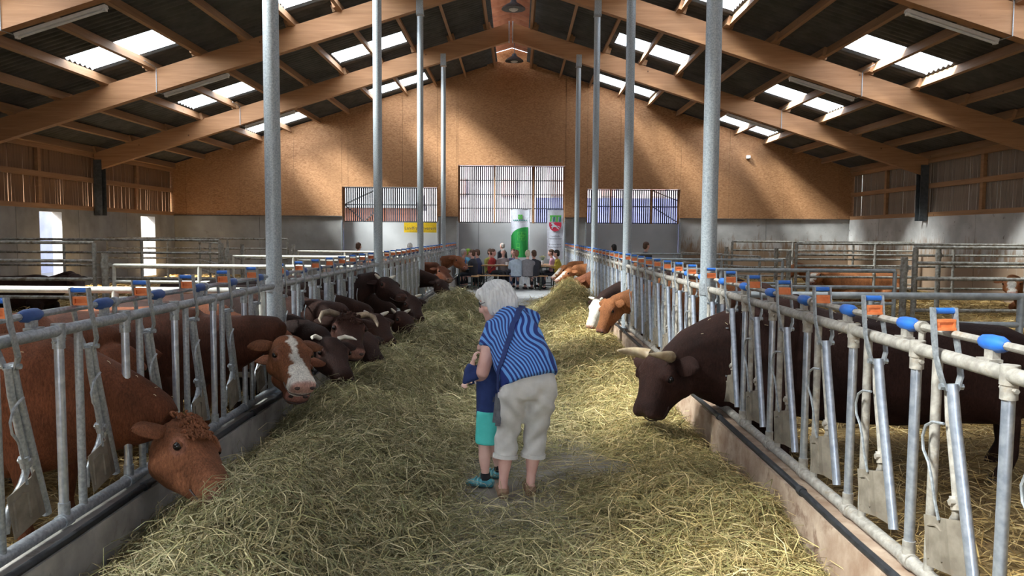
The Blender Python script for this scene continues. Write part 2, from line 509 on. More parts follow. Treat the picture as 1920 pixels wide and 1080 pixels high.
# timber backing added behind boards and ridge gap to stop daylight leaking through
for (a, b, z0, z1f) in [(XL - 0.2, -6.05, CB, None), (-6.05, -2.71, 3.40, None), (-2.71, -2.05, CB, None), (-2.05, XC, 4.16, None), (XC, 1.67, 4.16, None), (1.67, 2.38, CB, None), (2.38, 5.64, 3.38, None), (5.64, XR + 0.2, CB, None)]:
    MB().prism([(a, z0), (b, z0), (b, roof_z(b) - 0.02), (a, roof_z(a) - 0.02)], 'y', YB + 0.16, YB + 0.20).build('backing', RAIL_WOOD, wb_)
MB().prism([(XC - 0.85, roof_z(XC - 0.85) - 0.06), (XC + 0.85, roof_z(XC + 0.85) - 0.06), (XC + 0.85, ROOF0 + 0.05), (XC, ROOF0 + 0.30), (XC - 0.85, ROOF0 + 0.05)], 'y', YB - 0.02, YB + 0.05).build('ridge_board', OSB, wb_)
for (a, b) in ((XL - 0.2, -8.9), (-8.9, -6.03), (-2.73, -2.03), (1.65, 2.40), (5.62, 8.6), (8.6, XR + 0.2)):
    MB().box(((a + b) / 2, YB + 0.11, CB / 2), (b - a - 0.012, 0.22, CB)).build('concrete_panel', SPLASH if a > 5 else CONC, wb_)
xs = sorted(set([round(XC + 1.87 * k, 3) for k in range(-6, 7)] + [v for o in OPEN for v in o[:2]] + [XL - 0.2, XR + 0.2]))
xs = [x for x in xs if XL - 0.21 <= x <= XR + 0.21]
for a, b in zip(xs[:-1], xs[1:]):
    if b - a < 0.02: continue
    mid = (a + b) / 2; zb = CB
    for (oa, ob, oz) in OPEN:
        if oa - 0.01 < mid < ob + 0.01: zb = oz
    A, B = a + 0.003, b - 0.003
    poly = [(A, zb), (B, zb), (B, roof_z(B) - 0.03)]
    if A < XC < B: poly.append((XC, roof_z(XC) - 0.03))
    poly.append((A, roof_z(A) - 0.03))
    MB().prism(poly, 'y', YB - 0.03, YB + 0.03 + 0.12).build('board_panel', OSB, wb_)
# thin lip between boards and concrete
for (a, b) in ((XL, -6.03), (-2.73, -2.03), (1.65, 2.40), (5.62, XR)):
    MB().box(((a + b) / 2, YB - 0.04, CB + 0.012), (b - a, 0.035, 0.024)).build('drip_lip', DARK_STEEL, wb_)

def gate(n, x0, x1, z1, uprights, braces, label):
    root = struct_root('door_%d' % n, label)
    y = YB + 0.17; z0 = 2.15
    # lower panels
    es = [x0] + uprights + [x1] if n == 2 else [x0, x1]
    if n == 2: es = [x0, -1.33, x1]
    MB().box(((x0 + x1) / 2, y + 0.075, z0 / 2), (x1 - x0, 0.02, z0)).build('panel_backing', DARK_STEEL, root)  # added sheet that stops daylight leaking through the panel seam
    for a, b in zip(es[:-1], es[1:]):
        MB().box(((a + b) / 2, y + 0.03, z0 / 2), (b - a - 0.015, 0.06, z0)).build('lower_panel', CONC_GATE, root)
    k = int((x1 - x0) / 0.072)
    me = MB().box((0, 0, (z1 - z0) / 2), (0.044, 0.022, z1 - z0)).mesh('slat', SLAT_GATE)
    for i in range(k):
        shared('slat', me, root, (x0 + 0.036 + i * (x1 - x0) / k, y + 0.07, z0))
    for u in [x0 + 0.02] + uprights + [x1 - 0.02]:
        MB().box((u, y + 0.02, (z0 + z1) / 2), (0.055, 0.05, z1 - z0)).build('upright', RAIL_WOOD, root)
    nr = 4 if n == 2 else 2
    for i in range(nr + 1):
        z = z0 + 0.02 + i * (z1 - z0 - 0.04) / nr
        MB().box(((x0 + x1) / 2, y + 0.03, z), (x1 - x0, 0.04, 0.035)).build('crossbar', DARK_STEEL, root)
    for (a, b) in braces:
        MB().between((a[0], y + 0.03, a[1]), (b[0], y + 0.03, b[1]), 0.03, 0.04, (0, 1, 0)).build('brace', DARK_STEEL, root)
gate(1, -6.03, -2.73, 3.36, [-4.72, -3.42], [((-6.0, 2.75), (-4.75, 3.34)), ((-6.0, 2.75), (-5.3, 2.17)), ((-5.3, 2.17), (-4.75, 2.7))],
     'sliding barn gate with vertical slats above a grey panel, behind the yellow banner')
gate(2, -2.03, 1.65, 4.12, [-0.78, 0.57], [], 'tallest slatted barn gate at the end of the feed alley')
gate(3, 2.40, 5.62, 3.34, [3.25, 4.66], [((4.7, 3.3), (5.6, 2.95)), ((4.7, 2.75), (5.6, 2.2))],
     'slatted barn gate to the right of the two hanging flags')
for nm, bx in (('jamb', -6.05), ('jamb', -2.71), ('jamb', -2.05), ('jamb', 1.67), ('jamb', 2.38), ('jamb', 5.64)):
    MB().box((bx, YB + 0.06, 1.1), (0.05, 0.2, 2.2)).build('jamb', GALV, wb_)

# ---- front gable behind the camera with an open drive-through gateway
wf = struct_root('wall_front', 'front gable wall around the open gateway')
GX0, GX1, GZ = -5.6, 5.2, 5.0
for (a, b) in ((XL - 0.2, GX0), (GX1, XR + 0.2)):
    MB().prism([(a, 0), (b, 0), (b, roof_z(b)), (a, roof_z(a))], 'y', YF - 0.15, YF).build('wall_panel', OSB, wf)
MB().prism([(GX0, GZ), (GX1, GZ), (GX1, roof_z(GX1)), (XC, roof_z(XC)), (GX0, roof_z(GX0))], 'y', YF - 0.15, YF).build('wall_panel', OSB, wf)

# ---- side walls
def side_wall(side):
    X = XL if side < 0 else XR
    root = struct_root('wall_left' if side < 0 else 'wall_right',
                       'shaded concrete side wall with two slit openings and brown slats above' if side < 0 else 'sunlit concrete side wall with dark splashes and slats above')
    cx = X + side * 0.13
    if side < 0:
        bounds = [YF, -8, -3, 2, 7.5, 13.1, 15.7, 18.3, 20.93, 23.5, 26.8]
        holes = [(19.2, 20.15, 0.35, 2.25), (24.4, 25.35, 0.35, 2.25)]
    else:
        bounds = [YF, -8, -3, 2, 7.5, 11.8, 14.3, 16.9, 19.44, 24.6, 26.8]; holes = []
    for a, b in zip(bounds[:-1], bounds[1:]):
        mb = MB(); A, B = a + 0.008, b - 0.008
        h = [q for q in holes if a < q[0] < b]
        if not h: mb.box((cx, (A + B) / 2, CB / 2), (0.26, B - A, CB))
        else:
            ya, yb, za, zb = h[0]
            mb.box((cx, (A + ya) / 2, CB / 2), (0.26, ya - A, CB)); mb.box((cx, (yb + B) / 2, CB / 2), (0.26, B - yb, CB))
            mb.box((cx, (ya + yb) / 2, za / 2), (0.26, yb - ya, za)); mb.box((cx, (ya + yb) / 2, (zb + CB) / 2), (0.26, yb - ya, CB - zb))
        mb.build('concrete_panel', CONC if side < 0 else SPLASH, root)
    zt = roof_z(X) - 0.02
    for z, hh in ((CB + 0.06, 0.12), (3.18, 0.13), (zt - 0.22, 0.13)):
        for a, b in zip([1.8, 6.8, 11.8, 16.8, 21.8], [6.8, 11.8, 16.8, 21.8, 26.8]):
            MB().box((X + side * 0.05, (a + b) / 2, z), (0.10, b - a - 0.01, hh)).build('timber_rail', RAIL_WOOD, root)
        MB().box((X + side * 0.05, (YF + 1.8) / 2, z), (0.10, 1.8 - YF, hh)).build('timber_rail', RAIL_WOOD, root)
    for y in (14.3, 19.3, 24.3):
        MB().box((X + side * 0.06, y, (CB + zt) / 2), (0.09, 0.12, zt - CB)).build('stud', RAIL_WOOD, root)
    sm = SLAT_DARK if side < 0 else SLAT_GREY
    meshes = []
    for q in range(4):
        w = 0.102 + 0.0045 * q
        meshes.append(MB().box((0, 0, (zt - CB) / 2), (0.024, w, zt - CB + 0.04)).mesh('slat', sm))
    y = 15.0
    while y < YB - 0.05:
        shared('slat', random.choice(meshes), root, (X + side * (0.115 + random.uniform(0, 0.02)), y, CB))
        y += 0.117
    mb = MB(); y = YF
    while y < 15.0:
        mb.box((X + side * 0.12, y, (zt + CB) / 2), (0.024, 0.112, zt - CB)); y += 0.117
    o = mb.build('slat_run', sm, root); o['kind'] = 'stuff'
side_wall(-1); side_wall(1)

# ---- roof
ceil = struct_root('ceiling', 'dark corrugated pitched roof on timber purlins')
PER = 5.0 / 28
def corr(y): return 0.024 * math.sin(2 * PI * (y - YF) / PER)
def roof_side(s):
    ds = [0.5, SKY_X[0][0], SKY_X[0][1], SKY_X[1][0], SKY_X[1][1], 12.6]
    step = PER / 6; n = int(round((YB + 0.5 - YF) / step))
    V = []; F = []
    ys = [YF + i * step for i in range(n + 1)]
    for y in ys:
        for d in ds:
            x = XC + s * d
            V.append((x, y, roof_z(x) + 0.03 + corr(y)))
    k = len(ds)
    sk = [(ya, yb) for (ya, yb) in SKY_Y]
    for i in range(n):
        ym = ys[i] + step / 2
        hole = any(a < ym < b for a, b in sk)
        for j in range(k - 1):
            if hole and j in (1, 3): continue
            F.append((i * k + j, i * k + j + 1, (i + 1) * k + j + 1, (i + 1) * k + j))
    me = fast_mesh('roof_sheet', np.array(V), np.array(F), ROOF_M, smooth=True)
    link(bpy.data.objects.new('roof_sheet', me), ceil)
    for (xa, xb) in SKY_X:
        V = []; F = []; m = 44
        L = 1.15 + 0.1
        for i in range(m + 1):
            y = -0.05 + L * i / m
            for d in (xa - 0.06, xb + 0.06):
                x = XC + s * d
                V.append((x, y, roof_z(x) + 0.05 + 0.024 * math.sin(2 * PI * (y + 3.35) / PER)))
        for i in range(m): F.append((2 * i, 2 * i + 1, 2 * i + 3, 2 * i + 2))
        me = fast_mesh('skylight', np.array(V), np.array(F), SKYLIGHT, smooth=True)
        for (ya, yb) in SKY_Y:
            shared('skylight', me, ceil, (0, ya, 0))
    # raised brown ridge hood
    V = []; F = []; st = 0.06; n = int((YB - 1 - YF) / st) + 16
    for i in range(n + 1):
        y = YF + i * st
        for d in (0.0, 0.42, 0.82):
            V.append((XC + s * d, y, ROOF0 + 0.34 - 0.30 * d + 0.075 * math.sin(2 * PI * y / 0.46)))
    for i in range(n):
        for j in range(2):
            F.append((i * 3 + j, i * 3 + j + 1, i * 3 + j + 4, i * 3 + j + 3))
    me = fast_mesh('ridge_hood', np.array(V), np.array(F), RIDGE_M, smooth=True)
    link(bpy.data.objects.new('ridge_hood', me), ceil)
roof_side(-1); roof_side(1)
for d in PURLINS:
    if abs(d) > 11.7: continue
    x = XC + d; s = 1 if d > 0 else -1
    z = roof_z(x) - 0.105
    R = Matrix.Rotation(s * ANG, 3, 'Y')
    bays = [6.8, 11.8, 16.8, 21.8]
    for k, y0 in enumerate(bays):
        off = 0.035 if k % 2 else -0.035
        MB().box((x + off, y0 + 2.5, z), (0.07, 5.75 if y0 < 21 else 5.25, 0.19), R).build('purlin', PURLIN_M, ceil)
        MB().box((x + 0.09 * s, y0 + 0.0, z - 0.02), (0.10, 0.16, 0.15), R).build('cleat', PURLIN_M, ceil)
    MB().box((x, (YF + 6.8) / 2, z), (0.07, 6.8 - YF, 0.19), R).build('purlin', PURLIN_M, ceil)

# rafters, ridge plates and steel columns of each frame
for y in FRAMES:
    for s in (-1, 1):
        xe = (XL + 0.04) if s < 0 else (XR - 0.04)
        zb = lambda x: RAFT_BOT - SLOPE * abs(x - XC)
        a = XC + s * 0.035
        poly = [(a, zb(a)), (xe, zb(xe)), (xe, zb(xe) + RAFT_H), (a, zb(a) + RAFT_H)]
        root = struct('beam', MB().prism(poly, 'y', y - 0.09, y + 0.09), GLULAM)
        z0c, z1c = CB - 0.12, zb(xe) + 0.30
        zm, zh = (z0c + z1c) / 2, z1c - z0c
        mb = MB().box((xe - s * 0.10, y - 0.115, zm), (0.22, 0.02, zh)).box((xe - s * 0.10, y + 0.115, zm), (0.22, 0.02, zh)).box((xe - s * 0.01, y, zm), (0.02, 0.22, zh))
        mb.build('steel_column', DARK_STEEL, root)
        MB().box((XC + s * 0.05, y, RAFT_BOT + RAFT_H / 2), (0.03, 0.24, RAFT_H + 0.06)).build('ridge_plate', GALV, root)
        for k in range(3):
            MB().tube([(XC + s * 0.066, y - 0.06, RAFT_BOT + 0.1 + 0.14 * k), (XC + s * 0.085, y - 0.06, RAFT_BOT + 0.1 + 0.14 * k)], 0.018, 6).build('bolt', GALV, root)

# ---- buildings outside the far gate, seen through the slats
BRICK = mat('far_red_brick', (0.20, 0.08, 0.05), (0.28, 0.13, 0.09), 3, 0.9)
PALE_W = mat('far_pale_render', (0.40, 0.36, 0.40), (0.50, 0.45, 0.48), 2, 0.9)
BLUE_W = mat('far_blue_sheet', (0.055, 0.065, 0.17), (0.08, 0.095, 0.23), 2, 0.6)
b1 = thing('farm_shed', 'pale rendered farm building outside beyond the tallest gate', 'building', (-4, 48, -0.37))
MB().box((-2, 50, 3.2), (24, 6, 7.2)).build('wall', PALE_W, b1)
MB().prism([(46.6, 6.8), (53.4, 6.8), (50, 9.2)], 'x', -15, 11).build('roof', BRICK, b1)
for k in range(7):
    MB().box((-9.5 + k * 3.0, 46.97, 4.6), (0.9, 0.12, 1.0)).build('window', mat('far_pink_shutter', (0.34, 0.22, 0.22), (0.42, 0.29, 0.28), 2, 0.8), b1)
b4 = thing('sky_screen_barn', 'long blue-grey barn outside the slit openings of the left wall', 'building', (-27, 24, -0.37))  # added barn, blocks low sky light from the left slits and slats
MB().box((-27, 22, 2.3), (6, 36, 5.4)).build('wall', mat('far_blue_grey_sheet', (0.22, 0.25, 0.33), (0.30, 0.33, 0.41), 1.0, 0.8), b4)
MB().prism([(-30.5, 5.0), (-23.5, 5.0), (-27, 7.0)], 'y', 3.5, 40.5).build('roof', DARK_STEEL, b4)
for k in range(6): MB().box((-23.96, 8 + 5.4 * k, 2.6), (0.1, 2.2, 1.2)).build('window', PALE_W, b4)
b2 = thing('blue_trailer', 'blue sheet metal trailer parked outside behind the slatted gates', 'trailer', (5, 40, -0.37))
MB().box((5.5, 41, 2.2), (9, 2.4, 2.9)).build('box', BLUE_W, b2)
MB().box((5.5, 41, 0.6), (8.6, 2.2, 0.25)).build('chassis', DARK_STEEL, b2)
for x in (2.4, 3.5, 8.2):
    for s in (-1, 1): MB().tube([(x, 41 + s * 1.25, 0.13), (x, 41 + s * 0.95, 0.13)], 0.5, 14).build('wheel', BLACK_RUBBER, b2)
b3 = thing('brick_shed', 'low red brick shed outside behind the yellow banner gate', 'building', (-9, 38, -0.37))
MB().box((-8.2, 40, 1.3), (6, 4, 3.4)).build('wall', BRICK, b3)
MB().prism([(37.6, 3.0), (42.4, 3.0), (40, 4.3)], 'x', -11.5, -4.9).build('roof', DARK_STEEL, b3)
MB().box((-8.0, 37.97, 0.9), (1.6, 0.1, 2.2)).build('shed_door', BLUE_W, b3)
# ================================================================ steel posts that carry the rafters
def post(side, y, label):
    x = fence_x(side, y)
    zt = RAFT_BOT - SLOPE * abs(x - XC)
    root = thing('support_post', label, 'post', (x, y, CURB_Z), group='round galvanised posts along the feed alley')
    MB().tube([(x, y, CURB_Z), (x, y, zt - 0.14)], 0.068, 20).build('pole', POST_STEEL, root, True)
    MB().box((x, y, zt - 0.10), (0.16, 0.17, 0.02)).box((x - 0.065, y, zt + 0.03), (0.012, 0.17, 0.26)).box((x + 0.065, y, zt + 0.03), (0.012, 0.17, 0.26)) \
        .box((x, y - 0.095, zt + 0.06), (0.15, 0.012, 0.30)).build('head_bracket', GALV, root)
    MB().tube([(x, y, RAIL_Z - 0.05), (x, y, RAIL_Z + 0.05)], 0.076, 20).build('clamp_ring', GALV, root, True)
    MB().box((x, y, CURB_Z + 0.008), (0.22, 0.24, 0.016)).build('foot_plate', GALV, root)
POST_Y = [6.8, 11.8, 16.8, 21.8]
ordw = ['thickest-looking', 'second', 'third', 'fourth']
for side, nm in ((-1, 'left'), (1, 'right')):
    for k, y in enumerate(POST_Y):
        post(side, y, ['tall round steel post in the %s feed fence, nearest of its row' % nm,
                       'tall round steel post, second of the row in the %s fence' % nm,
                       'tall round steel post, third of the row in the %s fence' % nm,
                       'slimmest-looking round steel post of the %s row, by the far tables' % nm][k])

# ================================================================ self-locking feed fences
UNIT = 0.61
def unit_meshes(rail_m, lev_m):
    M = {}
    zb, zt = CURB_Z + 0.045, RAIL_Z
    M['a'] = MB().tube([(0, 0, zb + 0.05), (0, 0, zt - 0.06)], 0.0215, 10).mesh('upright', GALV_SHINY, True)
    M['acol'] = MB().tube([(0, 0, zt - 0.085), (0, 0, zt - 0.02)], 0.028, 10).tube([(-0.045, 0, zt - 0.05), (0.045, 0, zt - 0.05)], 0.009, 6) \
        .tube([(0, 0, zt - 0.035), (0.0001, 0, zt + 0.034)], 0.0315, 10).mesh('collar', rail_m, True)
    M['afoot'] = MB().tube([(0, 0, zb - 0.02), (0, 0, zb + 0.085)], 0.0265, 10).tube([(-0.035, 0, zb), (0.035, 0, zb)], 0.036, 10).mesh('foot_clamp', rail_m, True)
    M['b'] = MB().tube([(0, 0, zb), (0, 0, zt)], 0.0195, 10).mesh('upright', rail_m, True)
    # swinging neck lever, origin at the unit's upright
    M['lev'] = MB().tube([(0.268, 0, 1.185), (0.30, 0, 1.05), (0.475, 0, 0.455)], 0.0215, 10).mesh('neck_lever', lev_m, True)
    M['bent'] = MB().tube([(0.245, 0.0, 1.17), (0.26, 0, 1.05), (0.315, 0, 0.84), (0.338, 0, 0.735), (0.335, 0, 0.69), (0.305, 0, 0.645), (0.25, 0, 0.60), (0.205, 0, 0.55), (0.19, 0, 0.47)], 0.0165, 8) \
        .tube([(0.338, -0.03, 0.745), (0.338, 0.03, 0.745)], 0.014, 6).tube([(0.325, 0, 0.765), (0.341, 0, 0.715)], 0.0225, 10).mesh('bent_tube', rail_m, True)
    # folded flap plate with a pressed rib
    t = 0.006
    mb = MB()
    def slab(q, y0):
        v = [(p[0], y0 + p[2], p[1]) for p in q] + [(p[0], y0 + p[2] + t, p[1]) for p in q]
        n = len(q)
        mb.add(v, [tuple(range(n)), tuple(range(2 * n - 1, n - 1, -1))] + [(k, k + n, (k + 1) % n + n, (k + 1) % n) for k in range(n)])
    slab([(0.165, 0.635, 0), (0.325, 0.675, 0), (0.375, 0.475, 0), (0.205, 0.44, 0)], -0.032)
    slab([(0.325, 0.675, 0), (0.405, 0.695, 0.03), (0.478, 0.465, 0.03), (0.375, 0.475, 0)], -0.032)
    M['plate'] = mb.mesh('flap_plate', PLATE_M)
    M['rib'] = MB().tube([(0.215, -0.034, 0.475), (0.20, -0.034, 0.605), (0.26, -0.034, 0.625), (0.295, -0.034, 0.615), (0.31, -0.034, 0.50)], 0.006, 5).mesh('pressed_rib', PLATE_M, True)
    M['wire'] = MB().tube([(0.285, -0.035, 1.035), (0.235, -0.05, 1.03), (0.19, -0.052, 1.005), (0.168, -0.052, 0.955), (0.178, -0.052, 0.905), (0.215, -0.05, 0.865), (0.24, -0.048, 0.81), (0.262, -0.045, 0.73), (0.285, -0.038, 0.655)], 0.0062, 6).mesh('trip_wire', GALV, True)
    # two bent straps that carry the latch above the rail
    mb = MB()
    for s in (-1, 1):
        y = s * 0.043
        pts = [(0.262, y * 0.5, 1.16), (0.255, y * 0.9, 1.215), (0.225, y * 1.05, 1.29), (0.205, y, 1.36), (0.185, y, 1.475)]
        w = [0.030, 0.034, 0.030, 0.036, 0.034]
        v = []; f = []
        for p, ww in zip(pts, w):
            for (du, dy) in ((-ww / 2, -0.004), (ww / 2, -0.004), (ww / 2, 0.004), (-ww / 2, 0.004)):
                v.append((p[0] + du, p[1] + dy, p[2]))
        for i in range(len(pts) - 1):
            for k in range(4): f.append((i * 4 + k, i * 4 + (k + 1) % 4, i * 4 + 4 + (k + 1) % 4, i * 4 + 4 + k))
        f += [(3, 2, 1, 0), (16, 17, 18, 19)]
        mb.add(v, f)
    mb.tube([(0.262, -0.045, 1.175), (0.262, 0.045, 1.175)], 0.013, 6)
    M['strap'] = mb.mesh('latch_straps', GALV)
    M['roller'] = MB().tube([(0.185, -0.038, 1.462), (0.185, 0.038, 1.462)], 0.0125, 8).mesh('latch_roller', BLUE_PL, True)
    M['block'] = MB().box((0.198, 0, 1.425), (0.026, 0.074, 0.011)).box((0.203, 0, 1.392), (0.026, 0.074, 0.011)).box((0.198, -0.032, 1.408), (0.024, 0.010, 0.03)).box((0.198, 0.032, 1.408), (0.024, 0.010, 0.03)) \
        .box((0.203, 0.0, 1.408), (0.006, 0.06, 0.026)).mesh('latch_block', ORANGE_PL)
    M['coupler'] = MB().tube([(0.385, 0.035, 1.372), (0.40, 0.035, 1.372), (0.43, 0.035, 1.372), (0.50, 0.035, 1.372), (0.525, 0.035, 1.372), (0.535, 0.035, 1.372)], [0.018, 0.026, 0.031, 0.031, 0.022, 0.018], 10).mesh('coupler', BLUE_DULL if lev_m is GALV else BLUE_PL, True)
    M['stay'] = MB().box((0.46, 0.03, 1.33), (0.05, 0.03, 0.05)).box((0.46, 0.02, 1.312), (0.08, 0.05, 0.012)).mesh('coupler_stay', rail_m)
    M['eye'] = MB().tube([(0.575, 0.035, 1.31), (0.575, 0.035, 1.36)], 0.014, 8).tube([(0.56, 0.035, 1.372), (0.59, 0.035, 1.372)], 0.026, 10).mesh('rod_eye', rail_m, True)
    return M
UM = {-1: unit_meshes(GALV, GALV), 1: unit_meshes(GALV_DUST, GALV_SHINY)}
def feed_fence(side, y0, y1, label):
    M = UM[side]
    rail_m = GALV if side < 0 else GALV_DUST
    ys = y0 if side < 0 else y1
    L = y1 - y0
    x0 = fence_x(side, ys)
    slope = 0.0048 if side < 0 else 0.0
    rot = PI / 2 - math.atan(slope) if side < 0 else -PI / 2
    root = thing('feed_fence', label, 'fence', (x0, ys, CURB_Z), rot, 'headlock feed fence panels along the alley')
    def up(me): return me
    dz = (0, 0, -CURB_Z)
    def part(name, me, u, parent=root):
        o = bpy.data.objects.new(name, me)
        o.location = (u, 0, -CURB_Z) if parent is root else (0, 0, 0)
        return link(o, parent)
    def own(name, mb, m):
        o = bpy.data.objects.new(name, mb.mesh(name, m, True)); o.location = (0, 0, -CURB_Z); return link(o, root)
    own('top_rail', MB().tube([(0.06, 0, RAIL_Z), (L - 0.06, 0, RAIL_Z)], 0.028, 12), rail_m)
    own('bottom_rail', MB().tube([(0.06, 0, CURB_Z + 0.045), (L - 0.06, 0, CURB_Z + 0.045)], 0.030, 10), rail_m)
    rod = own('control_rod', MB().tube([(0.10, 0.035, 1.372), (L - 0.10, 0.035, 1.372)], 0.016, 8), rail_m)
    n = 8 if L > 4.9 else 7
    base = -0.03 if side < 0 else -0.09
    for k in range(n):
        u = base + UNIT * k
        if u > 0.05:
            a = part('upright', M['a'], u); part('collar', M['acol'], 0, a); part('foot_clamp', M['afoot'], 0, a)
        part('upright', M['b'], u + 0.16)
        lv = part('neck_lever', M['lev'], u)
        part('bent_tube', M['bent'], 0, lv); part('flap_plate', M['plate'], 0, lv); part('trip_wire', M['wire'], 0, lv)
        part('latch_straps', M['strap'], 0, lv); part('latch_roller', M['roller'], 0, lv); part('latch_block', M['block'], 0, lv)
        if y0 < 10: part('pressed_rib', M['rib'], 0, lv)
        c = bpy.data.objects.new('coupler', M['coupler']); c.location = (u, 0, 0); link(c, rod)
        c = bpy.data.objects.new('coupler_stay', M['stay']); c.location = (u, 0, 0); link(c, rod)
        if k % 2 == 1 and u + 0.6 < L:
            c = bpy.data.objects.new('rod_eye', M['eye']); c.location = (u, 0, 0); link(c, rod)
    if side > 0 and n == 8:
        a = part('upright', M['a'], base + UNIT * 8); part('collar', M['acol'], 0, a); part('foot_clamp', M['afoot'], 0, a)
for side, nm in ((-1, 'left'), (1, 'right')):
    spans = [(-3.2, 1.8), (1.8, 6.8), (6.8, 11.8), (11.8, 16.8), (16.8, 21.8), (21.8, 26.5)]
    for k, (a, b) in enumerate(spans):
        feed_fence(side, a, b, ['headlock feed fence panel on the %s, closest to the viewer' % nm, 'galvanised headlock feed fence panel on the %s in front of the first post' % nm,
                                'headlock feed fence panel between first and second posts on the %s' % nm,
                                'headlock feed fence panel between second and third posts on the %s' % nm,
                                'headlock feed fence panel between third and fourth posts on the %s' % nm,
                                'last headlock feed fence panel on the %s, reaching the back wall' % nm][k])

# ================================================================ pen gates
def pipe_gate(name, a, b, zs, label, m, n_up=2, r=0.03, group='tubular pen gates', thick_top=None, feet=False):
    a = Vector(a); b = Vector(b)
    root = thing(name, label, 'gate', (a.x, a.y, a.z), 0, group)
    for i, z in enumerate(zs):
        rr = thick_top if (thick_top and i == 0) else r * 0.85
        MB().tube([(a.x, a.y, z), (b.x, b.y, z)], rr, 10).build('rail', m, root, True)
    for k in range(n_up):
        t = 0.0 if k == 0 else (1.0 if k == n_up - 1 else k / (n_up - 1))
        p = a.lerp(b, t)
        zf = float(litter_h(np.array(p.x), np.array(p.y))) - 0.04 if (feet or k in (0, n_up - 1)) else zs[-1] - 0.03
        MB().tube([(p.x, p.y, zf), (p.x, p.y, zs[0] - 0.005)], r, 10).build('upright', m, root, True)
    return root
def pen_post(x, y, label, h=1.5, m=GATE_STEEL):
    z0 = float(litter_h(np.array(x), np.array(y))) - 0.06
    root = thing('pen_post', label, 'post', (x, y, z0), 0, 'pen gate posts')
    MB().tube([(x, y, z0), (x, y, h)], 0.05, 12).build('tube', m, root, True)
    MB().tube([(x, y, h - 0.22), (x, y, h - 0.12)], 0.062, 12).box((x + 0.07, y, h - 0.17), (0.06, 0.02, 0.05)).build('hinge_band', m, root, True)
    return root
words = ['nearest', 'second', 'third', 'farthest']
for k, y in enumerate(POST_Y):
    for side, nm in ((-1, 'left'), (1, 'right')):
        xa = fence_x(side, y) + side * 0.12; xm = XC + side * 6.1
        pale = GATE_PALE if side < 0 else mat('blue_grey_gate_steel', (0.28, 0.31, 0.33), (0.42, 0.45, 0.47), 16, 0.5, 0.3, 0.08, 60, stain=(7, (0.2, 0.17, 0.13), 0.6, 0.64))
        pipe_gate('pen_gate', (xa, y + 0.03, 0.4), (xm - side * 0.12, y + 0.03, 0.4), [1.235, 0.985, 0.735, 0.485],
                  '%s steel pipe pen gate beside the %s feed fence, %s row' % ('pale' if side < 0 else 'blue-grey', nm, words[k]), pale, 4, 0.03, thick_top=0.031)
        if y > 7:
            xw = (XL + 0.3) if side < 0 else (XR - 0.3)
            pipe_gate('pen_gate', (xm + side * 0.16, y, 0.45), (xw, y, 0.45), [1.60, 1.36, 1.12, 0.88, 0.64, 0.42] if side > 0 else [1.58, 1.30, 1.02, 0.74, 0.46],
                      'tall weathered pipe pen gate by the %s wall, %s row' % (nm, words[k]), GATE_STEEL, 4, 0.032)
            pen_post(xm, y, 'round steel gate post in the middle of the %s pens, %s row' % (nm, words[k]), 1.42 if side < 0 else 1.45)
for side, nm, ya, yb in ((1, 'right', 12.0, 15.6), (-1, 'left', 17.2, 20.6)):
    x = XC + side * 6.35
    pipe_gate('pen_gate', (x, ya, 0.45), (x + side * 1.9, yb, 0.45), [1.50, 1.26, 1.02, 0.78, 0.54], 'brown-stained pen gate swung open lengthwise in the %s pens' % nm, GATE_STEEL, 3, 0.028)
    pen_post(XC + side * 6.9, 20.0, 'short round steel post standing alone in the straw of the %s pen' % nm, 1.45)
pen_post(XC + 8.9, 16.0, 'brown steel post standing before the splashed right wall', 1.55)
pipe_gate('pen_gate', (XC + 5.6, 17.2, 0.5), (XC + 4.6, 20.6, 0.5), [1.3, 1.05, 0.8], 'short swung gate behind the blue-grey right pen gate', GATE_STEEL, 3, 0.028)

# ================================================================ lamps under the roof
def raft_pt(s, d, y, dz=0.0):
    return Vector((XC + s * d, y, RAFT_BOT - SLOPE * d + dz))
for k, y in enumerate([11.8, 16.8, 21.8]):
    for s, nm in ((-1, 'left'), (1, 'right')):
        a = raft_pt(s, 6.05, y + 0.17, -0.035); b = raft_pt(s, 7.45, y + 0.17, -0.035)
        root = thing('tube_light', 'long grey fluorescent tube fixture under the %s roof beam on the %s' % (['nearest', 'second', 'third'][k], nm), 'lamp', (a + b) / 2, 0, 'fluorescent fixtures on the beams')
        MB().between(a, b, 0.10, 0.05).build('housing', LAMP_WHITE, root)
        d = (b - a).normalized()
        MB().tube([a + d * 0.05 + Vector((0, 0, -0.045)), b - d * 0.05 + Vector((0, 0, -0.045))], 0.02, 8).build('tube', LAMP_WHITE, root, True)
        for e in (a + d * 0.03, b - d * 0.03):
            MB().box(e + Vector((0, 0, -0.035)), (0.05, 0.07, 0.05)).build('end_cap', LAMP_WHITE, root)
        c = raft_pt(s, 7.5 if s < 0 else 7.5, y - 0.10, 0)
        pts = [b + Vector((0, -0.04, 0)), (c.x, y - 0.105, c.z - 0.015), (c.x, y - 0.105, c.z + RAFT_H + 0.02), (c.x + s * 0.02, y - 0.6, c.z + RAFT_H + 0.06)]
        MB().tube(pts, 0.009, 6).build('conduit', GALV, root, True)
